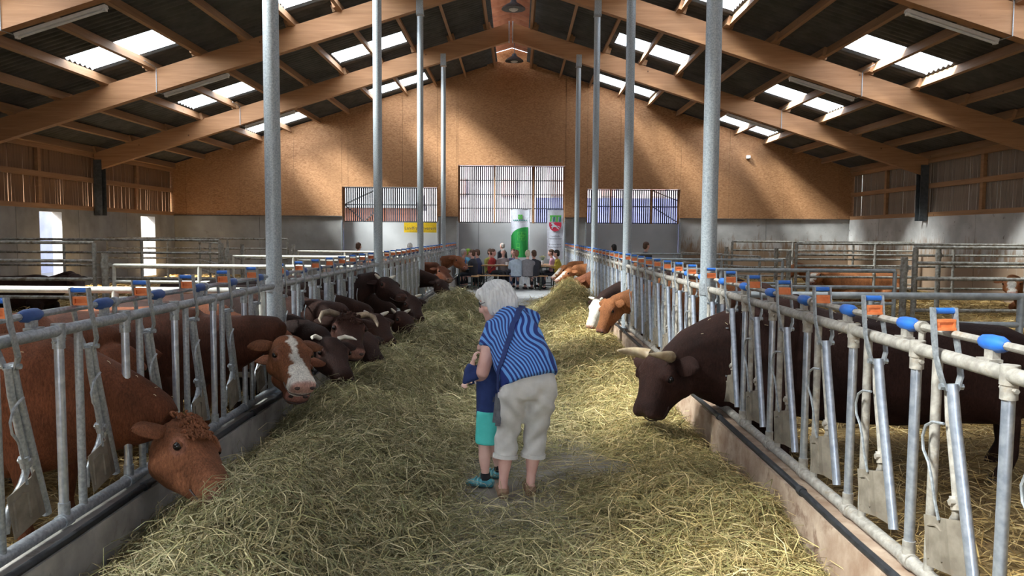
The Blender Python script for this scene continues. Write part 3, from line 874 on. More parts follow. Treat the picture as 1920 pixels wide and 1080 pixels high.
for k, y in enumerate([19.7, 25.5]):
    z = ROOF0 - 0.42
    root = thing('pendant_lamp', ['round pendant lamp hanging from the ridge, nearer of two', 'round pendant lamp hanging at the ridge by the gable top'][k], 'lamp', (XC + 0.08, y, z), 0, 'pendant lamps under the ridge')
    x = XC + 0.08
    prof = [(0.30, 0.0), (0.29, 0.03), (0.20, 0.10), (0.09, 0.16), (0.06, 0.24)]
    MB().rings([[(x + r * math.cos(2 * PI * q / 20), y + r * math.sin(2 * PI * q / 20), z + h) for q in range(20)] for r, h in prof]).build('shade', DARK_STEEL, root, True)
    MB().ball((x, y, z + 0.0), (0.12, 0.12, 0.05), 12, 6).build('lens', LAMP_WHITE, root, True)
    MB().tube([(x, y, z + 0.23), (x, y, ROOF0 + 0.22)], 0.012, 6).build('rod', DARK_STEEL, root)
mot = thing('motion_sensor', 'tiny white sensor box high on the brown gable wall', 'sensor', (7.9, YB - 0.05, 4.45))
MB().bevbox((7.9, YB - 0.075, 4.45), (0.14, 0.09, 0.12), 0.015).build('housing', LAMP_WHITE, mot)
MB().ball((7.9, YB - 0.12, 4.42), 0.04, 8, 6).build('lens', LAMP_WHITE, mot, True)
# ================================================================ bodies: lofts fused into one skin
QUEUE = []
def fused(name, mb, voxel, smooth_it, done):
    """mb holds overlapping closed lofts in world space; they become one continuous surface later"""
    me = bpy.data.meshes.new(name + '_raw'); me.from_pydata(mb.v, [], mb.f); me.update()
    bm = bmesh.new(); bm.from_mesh(me); bmesh.ops.recalc_face_normals(bm, faces=bm.faces); bm.to_mesh(me); bm.free()
    o = bpy.data.objects.new(name + '_raw', me); COL.objects.link(o)
    r = o.modifiers.new('r', 'REMESH'); r.mode = 'VOXEL'; r.voxel_size = voxel; r.adaptivity = 0
    s = o.modifiers.new('s', 'SMOOTH'); s.iterations = smooth_it; s.factor = 0.5
    QUEUE.append((o, name, done))
def flush():
    dg = bpy.context.evaluated_depsgraph_get(); dg.update()
    for (o, name, done) in QUEUE:
        me = bpy.data.meshes.new_from_object(o.evaluated_get(dg))
        me.name = name; me.materials.clear()
        me.polygons.foreach_set('use_smooth', np.ones(len(me.polygons), bool))
        done(me)
    for (o, name, done) in QUEUE:
        raw = o.data; bpy.data.objects.remove(o); bpy.data.meshes.remove(raw)
    QUEUE.clear()
def verts_np(me):
    V = np.empty(len(me.vertices) * 3, np.float32); me.vertices.foreach_get('co', V); return V.reshape(-1, 3)
def set_verts(me, V):
    me.vertices.foreach_set('co', np.asarray(V, np.float32).ravel()); me.update()
def set_col(me, C):
    a = me.color_attributes.new('Col', 'FLOAT_COLOR', 'POINT')
    c4 = np.ones((len(C), 4), np.float32); c4[:, :3] = np.clip(C, 0, 1)
    a.data.foreach_set('color', c4.ravel())
def ering(c, side, up, hw, hu, hd, n=16, p=0.85):
    out = []
    for k in range(n):
        a = 2 * PI * k / n
        ca, sa = math.cos(a), math.sin(a)
        x = math.copysign(abs(ca) ** p, ca) * hw
        y = math.copysign(abs(sa) ** p, sa) * (hu if sa > 0 else hd)
        out.append(c + side * x + up * y)
    return out
def loft(mb, stations, n=16, up0=Vector((0, 0, 1)), p=0.85, side_ref=None):
    """stations: (centre, half width, up, down); frames follow the path"""
    pts = [Vector(s[0]) for s in stations]
    rings = []; u = up0.copy()
    for i, s in enumerate(stations):
        t = (pts[min(i + 1, len(pts) - 1)] - pts[max(i - 1, 0)]).normalized()
        if side_ref is not None:
            sd = (side_ref - t * side_ref.dot(t)).normalized(); u = sd.cross(t)
            if u.dot(up0) < 0: u = -u
        else:
            u = (u - t * u.dot(t)).normalized(); sd = t.cross(u)
        rings.append(ering(pts[i], sd, u, s[1], s[2], s[3], n, p))
    mb.rings(rings)
def bez(a, b, c, d, t):
    return a * (1 - t) ** 3 + b * 3 * t * (1 - t) ** 2 + c * 3 * t * t * (1 - t) + d * t ** 3

C_RED = (0.165, 0.056, 0.026); C_TAN = (0.30, 0.115, 0.045); C_DARK = (0.026, 0.011, 0.008); C_BROWN = (0.085, 0.030, 0.017)
C_WHITE = (0.60, 0.56, 0.50); C_PINK = (0.42, 0.20, 0.16)
def cow(label, S, P, M, back, col, face=None, horns=None, tags=(), curls=0.0, scale=1.0, voxel=0.022, lying=False,
        group='cattle feeding through the fences', headcol=None, hs=1.0, roll=0.0, neck=1.0, straw=0, muz=C_PINK, hump=0.0, eye_pale=0.4, bw=0.86, hk=1.0, forelock=0, flecks=0, dewlap=1.0, arch=0.0):
    """S neck base, P poll, M muzzle (world); back = angle from shoulder to rump"""
    S = Vector(S); P = Vector(P); M = Vector(M)
    b = Vector((math.cos(back), math.sin(back), 0)); lat = Vector((-b.y, b.x, 0)); Z = Vector((0, 0, 1))
    gz = float(litter_h(np.array(S.x + b.x), np.array(S.y + b.y))) - 0.02
    root = thing('cow', label, 'cow', (S.x + b.x * 0.7, S.y + b.y * 0.7, gz), 0, group)
    mb = MB()
    s = scale
    zc = S.z
    def B(d, dz=0.0, l=0.0): return Vector((S.x, S.y, zc)) + b * d * s + lat * l * s + Z * dz * s
    low = 0.85 if lying else 1.0
    trunk = [(B(1.62, 0.02), 0.05, 0.08, 0.12), (B(1.58, 0.01), 0.16, 0.20, 0.26), (B(1.40, 0.0), 0.25, 0.29, 0.34), (B(1.15, 0), 0.275, 0.30, 0.36), (B(0.80, 0), 0.315, 0.30, 0.41),
             (B(0.45, 0), 0.315, 0.32, 0.43), (B(0.20, 0.0), 0.275, 0.345 + hump * 0.6, 0.42), (B(0.0, 0.0), 0.225, 0.33 + hump, 0.38), (B(-0.12, -0.02), 0.16, 0.24, 0.30)]
    loft(mb, [(c, w * s * bw, u * s, d * s) for c, w, u, d in trunk][::-1], 18)
    # neck
    h = (M - P).normalized()
    n0 = B(0.12, 0.02); dist = (P - n0).length
    q1 = n0 - b * dist * 0.40; q2 = P - h * 0.10 * s + Z * 0.0
    q2 = P + (n0 - P).normalized() * dist * 0.3 + Z * (0.04 + arch)
    q1 = q1 + Z * arch
    st = []
    for t, w, u, d in ((0.0, 0.215, 0.30, 0.34), (0.2, 0.185, 0.26, 0.31), (0.4, 0.155, 0.215, 0.27), (0.6, 0.13, 0.175, 0.22), (0.8, 0.115, 0.14, 0.17), (0.95, 0.105, 0.115, 0.14), (1.03, 0.08, 0.08, 0.10)):
        k = s * (neck if t < 0.9 else 1.0)
        st.append((bez(n0, q1, q2, P, min(t, 1.0)) + h * (0.03 if t > 1 else 0), w * k, u * k * (1 + hump * 1.2), d * k * (1 + (dewlap - 1) * (1 - t * 0.25))))
    loft(mb, st, 16)
    # head
    out = M - P; out.z = 0
    if out.length < 0.08: out = -b
    out.normalize()
    ref = Z * 0.75 + out * 0.66 - b * 0.15
    up = (ref - h * ref.dot(h)).normalized()
    sd = h.cross(up)
    if roll:
        R = Matrix.Rotation(roll, 3, h); up = R @ up; sd = R @ sd
    L = 0.475 * s * hs; O = M - h * L          # poll re-derived so that the head keeps its length
    k = s * hs * hk
    prof = [(-0.06, 0.06, 0.05, 0.06), (-0.02, 0.095, 0.09, 0.11), (0.06, 0.125, 0.112, 0.155), (0.18, 0.142, 0.114, 0.185), (0.32, 0.146, 0.102, 0.195), (0.44, 0.132, 0.092, 0.182),
            (0.58, 0.110, 0.084, 0.150), (0.72, 0.098, 0.076, 0.122), (0.84, 0.100, 0.074, 0.108), (0.93, 0.104, 0.070, 0.100), (0.985, 0.090, 0.056, 0.080), (1.015, 0.055, 0.032, 0.050)]
    mb.rings([ering(O + h * (t * L), sd, up, w * k, a * k, d * k, 18, 0.82) for t, w, a, d in prof])
    def H(t, x, y): return O + h * (t * L) + sd * x * k + up * y * k
    for e in (-1, 1):     # brow and cheek bulges
        mb.ball(H(0.31, e * 0.112, 0.052), 0.044 * k, 10, 8)
        mb.ball(H(0.30, e * 0.078, -0.09), 0.082 * k, 10, 8)
        mb.ball(H(0.95, e * 0.060, 0.018), 0.040 * k, 8, 6)
    # legs
    if not lying:
        for e in (-1, 1):
            fx = 0.10
            loft(mb, [(B(fx, -0.20, e * 0.15), 0.085 * s, 0.10 * s, 0.10 * s), (Vector((*B(fx + 0.0, 0, e * 0.17).xy, gz + 0.52 * s)), 0.065 * s, 0.075 * s, 0.075 * s),
                      (Vector((*B(fx - 0.02, 0, e * 0.17).xy, gz + 0.36 * s)), 0.05 * s, 0.055 * s, 0.05 * s), (Vector((*B(fx, 0, e * 0.17).xy, gz + 0.18 * s)), 0.034 * s, 0.038 * s, 0.036 * s),
                      (Vector((*B(fx - 0.02, 0, e * 0.17).xy, gz + 0.05)), 0.046 * s, 0.05 * s, 0.045 * s)], 10, b)
            loft(mb, [(B(1.32, -0.05, e * 0.14), 0.12 * s, 0.19 * s, 0.19 * s), (Vector((*B(1.26, 0, e * 0.17).xy, gz + 0.58 * s)), 0.095 * s, 0.14 * s, 0.13 * s),
                      (Vector((*B(1.42, 0, e * 0.17).xy, gz + 0.42 * s)), 0.05 * s, 0.062 * s, 0.06 * s), (Vector((*B(1.43, 0, e * 0.17).xy, gz + 0.22 * s)), 0.036 * s, 0.042 * s, 0.04 * s),
                      (Vector((*B(1.36, 0, e * 0.17).xy, gz + 0.05)), 0.048 * s, 0.052 * s, 0.046 * s)], 10, b)
        for e, fx in ((-1, 0.07), (1, 0.07), (-1, 1.34), (1, 1.34)):
            p = B(fx, 0, e * 0.17)
            MB().tube([(p.x, p.y, gz - 0.005), (p.x, p.y, gz + 0.075)], [0.062 * s, 0.05 * s], 10).build('hoof', HOOF_M, root, True)
    else:
        for e in (-1, 1):
            loft(mb, [(B(0.18, -0.22, e * 0.18), 0.09 * s, 0.10 * s, 0.10 * s), (B(-0.12, -0.28, e * 0.20), 0.07 * s, 0.08 * s, 0.07 * s), (B(-0.14, -0.34, e * 0.2), 0.05 * s, 0.05 * s, 0.05 * s), (B(0.15, -0.36, e * 0.24), 0.04 * s, 0.045 * s, 0.045 * s)], 10)
            loft(mb, [(B(1.35, -0.12, e * 0.16), 0.16 * s, 0.2 * s, 0.2 * s), (B(0.95, -0.22, e * 0.30), 0.11 * s, 0.14 * s, 0.14 * s), (B(0.80, -0.30, e * 0.33), 0.06 * s, 0.07 * s, 0.07 * s), (B(1.15, -0.35, e * 0.36), 0.04 * s, 0.05 * s, 0.05 * s)], 10)
    # tail
    zt = gz + (0.45 if not lying else 0.1)
    tl = B(1.66, 0.18); MB().tube([B(1.56, 0.20), tl, (tl.x + b.x * 0.03, tl.y + b.y * 0.03, (tl.z + zt) / 2), (tl.x, tl.y, zt)], [0.035 * s, 0.03 * s, 0.02 * s, 0.035 * s], 8).build('tail', flat_mat('tail_dark', C_DARK) if col == C_DARK else flat_mat('tail_red', C_RED), root, True)
    hc = np.array(headcol or col); cc = np.array(col)
    def done(me):
        V = verts_np(me)
        rel = V - np.array(O)
        t = rel @ np.array(h) / L; x = rel @ np.array(sd) / k; y = rel @ np.array(up) / k
        r_ = np.sqrt(x * x + y * y)
        head = np.clip((t + 0.05) / 0.12, 0, 1) * (r_ < 0.27) * (t < 1.15)
        Cc = np.repeat(cc[None], len(V), 0)
        wob = 0.02 * np.sin(V[:, 0] * 61 + 3 * np.sin(V[:, 1] * 47)) + 0.015 * np.sin(V[:, 2] * 83 + V[:, 0] * 29)
        Cc = Cc * (1 - head[:, None]) + hc[None] * head[:, None]
        if face == 'blaze':
            w = np.clip((0.030 + 0.05 * np.clip((t - 0.50) / 0.25, 0, 1) + 0.05 * np.clip((t - 0.8) / 0.1, 0, 1) + wob * 0.6 - np.abs(x - 0.012)) / 0.008, 0, 1) * (y > -0.085 + 0.0) * head * (t > 0.02)
            w = w * ((y > 0.01) | (t > 0.72))
            Cc = Cc * (1 - w[:, None]) + np.array(C_WHITE)[None] * w[:, None]
        elif face == 'white':
            w = np.clip((t - 0.02 + wob) / 0.05, 0, 1) * head
            Cc = Cc * (1 - w[:, None]) + np.array(C_WHITE)[None] * w[:, None]
        elif face == 'half':
            w = np.clip((0.075 + wob - np.abs(x)) / 0.01, 0, 1) * np.clip((t - 0.3) / 0.05, 0, 1) * head * ((y > 0.0) | (t > 0.8))
            Cc = Cc * (1 - w[:, None]) + np.array(C_WHITE)[None] * w[:, None]
        if muz is not None:
            w = np.clip((t - 0.93) / 0.05, 0, 1) * head * np.clip((y + 0.045) / 0.02, 0, 1)
            Cc = Cc * (1 - 0.85 * w[:, None]) + np.array(muz)[None] * 0.85 * w[:, None]
        for e in (-1, 1):   # paler skin round the eye
            dd = np.sqrt(((t - 0.355) * 0.475) ** 2 + (x - e * 0.143) ** 2 + (y - 0.045) ** 2)
            w = np.clip((0.052 - dd) / 0.02, 0, 1) * eye_pale
            Cc = Cc * (1 - w[:, None]) + (np.array(C_PINK) * 0.8)[None] * w[:, None]
        # coat shades: darker neck and brisket, paler cheeks
        nk = np.clip(1 - np.abs(t + 0.35) / 0.55, 0, 1) * (1 - head)
        Cc = Cc * (1 - 0.30 * nk)[:, None]
        ck = np.exp(-(((t - 0.5) / 0.18) ** 2 + ((y + 0.05) / 0.07) ** 2)) * head * (np.abs(x) > 0.05)
        Cc = Cc * (1 + 0.45 * ck)[:, None]
        n = 1 + 0.14 * np.sin(V[:, 0] * 9 + 4 * np.sin(V[:, 2] * 7)) * np.sin(V[:, 2] * 8 + V[:, 1] * 5)
        set_col(me, Cc * n[:, None])
        if curls:
            N = np.empty(len(V) * 3, np.float32); me.vertex_normals.foreach_get('vector', N); N = N.reshape(-1, 3)
            w = np.clip((0.5 - t) / 0.2, 0, 1) * np.clip((t + 0.25) / 0.15, 0, 1) * (r_ < 0.22) * (y > -0.02)
            f = np.sin(V[:, 0] * 120 + 3 * np.sin(V[:, 2] * 80)) * np.sin(V[:, 1] * 110 + 2 * np.sin(V[:, 0] * 90)) * np.sin(V[:, 2] * 115)
            V = V + N * (w * f * curls)[:, None]
        if flecks:
            N = np.empty(len(V) * 3, np.float32); me.vertex_normals.foreach_get('vector', N); N = N.reshape(-1, 3)
            dS = np.hypot(V[:, 0] - S.x, V[:, 1] - S.y)
            cand = np.where((N[:, 2] > 0.35) & (dS < 0.75) & (t < -0.02))[0]
            rg = np.random.default_rng(4); mbf = MB()
            for q in rg.choice(cand, flecks):
                a = rg.uniform(0, 6.28); d = Vector((math.cos(a), math.sin(a), 0)); nn = Vector(N[q]); d = (d - nn * d.dot(nn)).normalized()
                c0 = Vector(V[q]) + nn * 0.004; ln = rg.uniform(0.008, 0.028) * (1.0 if rg.random() > 0.2 else 2.2)
                mbf.tube([c0 - d * ln / 2, c0 + nn * 0.004, c0 + d * ln / 2], 0.0018, 4)
            fk = mbf.build('straw_flecks', mat('pale_straw', (0.62, 0.52, 0.32), (0.72, 0.62, 0.42), 9, 0.7), root); fk['kind'] = 'stuff'
        V = V - np.array(wloc(root))
        set_verts(me, V)
        me.materials.append(HIDE)
        link(bpy.data.objects.new('body', me), root)
    fused('body', mb, voxel, 5, done)
    # eyes, nostrils, ears, horns, tags
    MB().tube([H(0.74, -0.096, -0.050), H(0.86, -0.099, -0.046), H(0.96, -0.086, -0.042), H(1.025, -0.045, -0.038), H(1.045, 0, -0.036), H(1.025, 0.045, -0.038), H(0.96, 0.086, -0.042), H(0.86, 0.099, -0.046), H(0.74, 0.096, -0.050)], 0.0042 * k, 6).build('mouth', NOSE_DARK, root, True)
    if forelock:
        rr_ = random.Random(3); mbf = MB()
        for q in range(forelock):
            t = rr_.uniform(-0.03, 0.36); x = rr_.uniform(-0.105, 0.105)
            y = 0.112 * math.sqrt(max(0.1, 1 - (x / 0.15) ** 2)) - 0.004
            c0 = H(t, x, y); a0 = rr_.uniform(0, 6.28); tr_ = rr_.uniform(0.008, 0.016) * k; pts = []
            for w in range(9):
                a = a0 + w * 0.85
                pts.append(c0 + (h * math.cos(a) + sd * math.sin(a)) * tr_ * (1 - w * 0.06) + up * (0.004 + 0.0022 * w) * k)
            mbf.tube(pts, [0.006 * k] * 8 + [0.002], 5)
        fo = mbf.build('forelock', None, root, True)
        set_col(fo.data, np.repeat(np.array([hc * 1.05]), len(fo.data.vertices), 0)); fo.data.materials.append(HIDE); fo['kind'] = 'stuff'
    for e in (-1, 1):
        ey = MB().ball(H(0.355, e * 0.141, 0.046), 0.021 * k, 10, 8).build('eye', EYE_M, root, True)
        R = Matrix((h, sd, up)).transposed()
        MB().ball(H(1.012, e * 0.056, 0.022), (0.016 * k, 0.021 * k, 0.013 * k), 8, 6, R).build('nostril', NOSE_DARK, root, True)
        lid = MB().ball(H(0.335, e * 0.137, 0.060), (0.030 * k, 0.016 * k, 0.014 * k), 10, 6, R).build('eyelid', None, root, True)
        set_col(lid.data, np.repeat(np.array([hc * 0.8]), len(lid.data.vertices), 0)); lid.data.materials.append(HIDE)
        base = H(0.06, e * 0.118, 0.015)
        d = (sd * e * 0.95 - h * 0.18 - Z * 0.14 + up * 0.05).normalized()
        wv = d.cross(up).normalized(); nv = wv.cross(d)
        if nv.dot(h) < 0: nv = -nv
        V = []; F = []; nu, nvv = 8, 7
        for lay in (0, 1):
            for i in range(nu):
                t = i / (nu - 1)
                wd = (0.022 + 0.045 * math.sin(PI * min(t * 0.98 + 0.06, 1)) ** 0.8) * (1 - 0.15 * t) * k if t < 0.97 else 0.006
                for j in range(nvv):
                    q = (j / (nvv - 1) - 0.5) * 2
                    cup = (1 - q * q) * 0.030 * k * (1 - 0.6 * t)
                    V.append(base + d * (t * 0.175 * k) + wv * q * wd - nv * (cup - (0.006 if lay else 0)) - Z * 0.02 * t * t)
        m_ = nu * nvv
        for lay in (0, 1):
            for i in range(nu - 1):
                for j in range(nvv - 1):
                    a = lay * m_ + i * nvv + j
                    F.append((a, a + 1, a + nvv + 1, a + nvv) if lay else (a, a + nvv, a + nvv + 1, a + 1))
        for i in range(nu - 1):
            for j in (0, nvv - 1):
                a = i * nvv + j; F.append((a, a + nvv, a + nvv + m_, a + m_))
        for j in range(nvv - 1):
            for i in (0, nu - 1):
                a = i * nvv + j; F.append((a, a + 1, a + 1 + m_, a + m_))
        ear = MB().add(V, F)
        eo = ear.build('ear', None, root, True)
        set_col(eo.data, np.repeat(np.array([hc * 0.85]), len(eo.data.vertices), 0)); eo.data.materials.append(HIDE)
        if e in tags:
            tg = base + d * 0.11 * k + nv * 0.012
            Rt = Matrix((wv, nv, d)).transposed()
            MB().bevbox(tg - Z * 0.015, (0.052, 0.006, 0.062), 0.002, Rt).build('ear_tag', TAG_M, eo, False, None, root)
        if horns:
            hb = H(0.0, e * 0.085, 0.065)
            if horns == 'stub': pts = [hb, hb + sd * e * 0.05 + up * 0.03, hb + sd * e * 0.085 + up * 0.055]; rr = [0.024, 0.021, 0.010]; hm = HORN_TIP
            elif horns == 'curved': pts = [hb, hb + sd * e * 0.09 + up * 0.03, hb + sd * e * 0.16 + up * 0.03 + h * 0.03, hb + sd * e * 0.19 + up * 0.0 + h * 0.09, hb + sd * e * 0.185 - up * 0.0 + h * 0.15]; rr = [0.030, 0.027, 0.023, 0.016, 0.006]; hm = HORN_M
            elif horns == 'white': pts = [hb, hb + sd * e * 0.06 + up * 0.03, hb + sd * e * 0.11 + up * 0.05 + h * 0.04, hb + sd * e * 0.13 + up * 0.07 + h * 0.09]; rr = [0.022, 0.020, 0.015, 0.005]; hm = HORN_TIP
            else: pts = [hb, hb + sd * e * 0.05 + up * 0.03, hb + sd * e * 0.09 + up * 0.10 + h * 0.02, hb + sd * e * 0.10 + up * 0.18 + h * 0.05, hb + sd * e * 0.08 + up * 0.26 + h * 0.08]; rr = [0.036, 0.033, 0.028, 0.019, 0.006]; hm = HORN_M2
            MB().tube(pts, [q * k for q in rr], 10).build('horn', hm, root, True)
    return dict(root=root, H=H, B=B)

PL, PR = PI, 0.0
def lcow(label, yf, P, M, col, S=None, yaw=0.0, **kw):
    S = S or (-2.52, yf, 0.83)
    return cow(label, S, P, M, PI - yaw, col, **kw)
def rcow(label, yf, P, M, col, S=None, yaw=0.0, **kw):
    S = S or (2.06, yf, 0.83)
    return cow(label, S, P, M, yaw, col, **kw)

lcow('large reddish-brown bull with curly forehead, muzzle in the hay, nearest left', 4.22, (-1.98, 4.30, 0.70), (-1.54, 4.00, 0.33), C_RED, roll=-0.35, forelock=130, flecks=16, bw=1.0, headcol=(0.215, 0.085, 0.042), curls=0.006, dewlap=1.15, voxel=0.016, scale=1.06, hs=1.06, neck=1.1, yaw=0.05)
lcow('red-brown cow with a white blaze and pink nose looking at the camera', 6.0, (-1.86, 6.05, 0.98), (-1.56, 5.62, 0.60), C_BROWN, face='blaze', tags=(-1, 1), voxel=0.016, headcol=(0.155, 0.058, 0.026), hs=1.04)
lcow('cow mostly hidden, pale pink nose below the white-blazed head', 6.62, (-1.95, 6.55, 0.80), (-1.72, 6.02, 0.45), C_RED, tags=(1,), headcol=C_RED, voxel=0.02, S=(-2.55, 6.66, 0.80))
lcow('black-brown cow with white horn tips and yellow ear tag, head in hay', 7.12, (-1.74, 6.98, 0.78), (-1.48, 6.62, 0.48), C_DARK, horns='white', tags=(-1, 1), muz=None, eye_pale=0.3, S=(-2.5, 7.28, 0.80))
lcow('dark bull with two curved brown horns facing the camera', 7.75, (-1.70, 7.60, 0.95), (-1.50, 7.12, 0.62), (0.040, 0.016, 0.011), horns='curved', tags=(-1,), muz=(0.30, 0.15, 0.12), curls=0.006, voxel=0.019, hs=1.08, eye_pale=0.35, S=(-2.5, 7.9, 0.83), forelock=40)
lcow('small dark brown cow with its head low between the horned bulls', 8.35, (-1.72, 8.30, 0.68), (-1.42, 7.92, 0.40), C_DARK, muz=None, eye_pale=0.3, S=(-2.5, 8.52, 0.80))
lcow('dark cow with short pale horn stubs eating past the curved-horn bull', 9.18, (-1.76, 9.25, 0.78), (-1.46, 8.88, 0.47), (0.034, 0.014, 0.009), horns='stub', muz=None, eye_pale=0.35)
lcow('dark brown cow with one pale horn stub, lowest head before second post', 10.6, (-1.72, 10.85, 0.64), (-1.36, 10.48, 0.38), (0.036, 0.015, 0.010), horns='stub', muz=None, eye_pale=0.35)
lcow('dark cow with raised head looking along the alley by the second post', 10.02, (-1.88, 10.5, 1.13), (-1.50, 10.12, 0.90), C_DARK, horns='stub', muz=(0.12, 0.06, 0.05), eye_pale=0.3, S=(-2.5, 9.9, 0.86))
lcow('dark cow just beyond the second left post with head lowered to hay', 11.3, (-1.64, 11.75, 0.76), (-1.44, 11.42, 0.46), C_DARK, horns='stub', muz=None, eye_pale=0.3)
lcow('reddish cow at the third left post chewing with hay in its mouth', 17.4, (-1.78, 17.6, 1.0), (-1.48, 17.2, 0.72), (0.12, 0.042, 0.022), muz=(0.4, 0.25, 0.2))
lcow('black-brown cow with lowered head below the reddish one, third left post', 16.5, (-1.70, 16.6, 0.74), (-1.40, 16.3, 0.44), C_DARK, muz=None, eye_pale=0.2)
lcow('farthest reddish cow in the left row, near the seated people', 21.2, (-1.62, 21.0, 1.08), (-1.36, 20.7, 0.84), (0.20, 0.07, 0.03))
lcow('red-brown cow standing behind the left fence with its head inside', 5.25, (-2.75, 5.25, 1.0), (-2.55, 5.0, 0.55), C_RED, S=(-3.3, 5.3, 0.84), group='cattle standing inside the pens')

big = rcow('huge dark brown horned bull eating hay from the right pen', 6.12, (1.22, 6.24, 0.70), (1.05, 6.12, 0.31), (0.030, 0.0125, 0.0095), S=(2.06, 6.12, 0.80), yaw=-0.40, horns='long', tags=(-1,), muz=(0.06, 0.03, 0.025),
           scale=1.12, hs=0.90, hk=1.38, flecks=60, neck=1.36, hump=0.06, dewlap=1.42, arch=0.05, voxel=0.018, eye_pale=0.1, curls=0.003, bw=1.0)
rcow('dark cow with an all white face and short horn, right side', 12.42, (1.36, 12.36, 0.72), (1.18, 12.22, 0.28), C_DARK, face='white', horns='stub', headcol=C_DARK, S=(2.0, 12.55, 0.85))
rcow('tan-brown cow with a yellow ear tag beside the white-faced cow', 11.30, (1.42, 11.42, 0.74), (1.25, 11.30, 0.33), C_TAN, tags=(-1, 1), S=(2.05, 11.28, 0.80), hs=1.04)
rcow('tan cow with a white blaze holding its head level over the mound', 18.4, (1.36, 18.42, 0.92), (0.95, 18.2, 0.64), C_TAN, face='half', S=(2.05, 18.5, 0.83))
rcow('farthest tan cow on the right, head behind the white-blazed one', 19.3, (1.30, 19.25, 0.98), (0.90, 19.05, 0.66), C_TAN, S=(2.05, 19.4, 0.83), face='half')
rcow('dark red cow with its head low beside the right hay mound', 17.4, (1.38, 17.55, 0.66), (1.12, 17.45, 0.42), C_RED, S=(2.05, 17.3, 0.80))
rcow('brown cow standing in the right pen behind the second fence panel', 8.6, (2.35, 8.75, 0.95), (2.2, 8.35, 0.58), (0.10, 0.035, 0.02), S=(2.75, 9.2, 0.84), yaw=1.15, group='cattle standing inside the pens')

def rest(label, x, y, ang, col, turn=0.6, face=None):
    z = float(litter_h(np.array(x), np.array(y))) + 0.40
    b = Vector((math.cos(ang), math.sin(ang), 0)); f = -b
    P = Vector((x, y, z)) + f * 0.62 + Vector((0, 0, 0.30)); d = Matrix.Rotation(turn, 3, 'Z') @ f
    M = P + d * 0.40 + Vector((0, 0, -0.26))
    cow(label, (x, y, z), P, M, ang, col, lying=True, group='cattle lying in the straw', face=face, voxel=0.026, scale=0.92)
rest('tan cow lying in straw before the far right wall', 7.9, 20.4, 0.25, C_TAN, 0.5)
rest('tan cow lying down with a pale face, just before the other resting cow', 7.35, 17.4, 0.15, C_TAN, 0.7, 'half')
rest('tan cow with white forehead resting by the right wall', 9.6, 14.6, 0.6, C_TAN, 0.5, 'half')
rest('dark cow lying in the shadowy left pen', -8.6, 14.0, PI - 0.2, C_DARK, -0.5)
rest('dark cow lying behind the short swung gate in the left pen', -5.4, 13.6, PI - 0.6, C_DARK, -0.5)
# ================================================================ people
def limb(mb, pts, n=12, side_ref=None, up0=Vector((0, 0, 1)), p=0.95):
    loft(mb, [(Vector(q[0]), q[1], q[2], q[2] if len(q) < 4 else q[3]) for q in pts], n, up0, p, side_ref)
def hand(mb, wrist, d, palm_n, thumb_side, size=1.0, curl=0.6):
    """palm with five separate bent fingers; d along the hand, palm_n the way the palm faces"""
    d = Vector(d).normalized(); nrm = Vector(palm_n); nrm = (nrm - d * nrm.dot(d)).normalized(); sd = d.cross(nrm) * thumb_side
    w = Vector(wrist)
    limb(mb, [(w - d * 0.02, 0.026 * size, 0.020 * size), (w + d * 0.03 * size, 0.034 * size, 0.018 * size), (w + d * 0.075 * size, 0.040 * size, 0.016 * size), (w + d * 0.095 * size, 0.036 * size, 0.012 * size)], 10, sd, nrm)
    for k, ln in enumerate((0.072, 0.080, 0.074, 0.058)):
        o = w + d * 0.085 * size + sd * (0.030 - 0.020 * k) * size
        p1 = o + (d * math.cos(curl * 0.5) + nrm * math.sin(curl * 0.5)) * ln * 0.42 * size
        p2 = p1 + (d * math.cos(curl * 1.5) + nrm * math.sin(curl * 1.5)) * ln * 0.33 * size
        p3 = p2 + (d * math.cos(curl * 2.4) + nrm * math.sin(curl * 2.4)) * ln * 0.27 * size
        mb.tube([o - d * 0.02 * size, p1, p2, p3], [0.0088 * size, 0.0088 * size, 0.008 * size, 0.0065 * size], 8)
    o = w + d * 0.028 * size + sd * 0.026 * size
    p1 = o + (d * 0.6 + sd * 0.75 + nrm * 0.25).normalized() * 0.036 * size
    p2 = p1 + (d * 0.9 + sd * 0.2 + nrm * 0.45).normalized() * 0.030 * size
    mb.tube([o - sd * 0.01 * size, p1, p2], [0.013 * size, 0.0105 * size, 0.008 * size], 8)
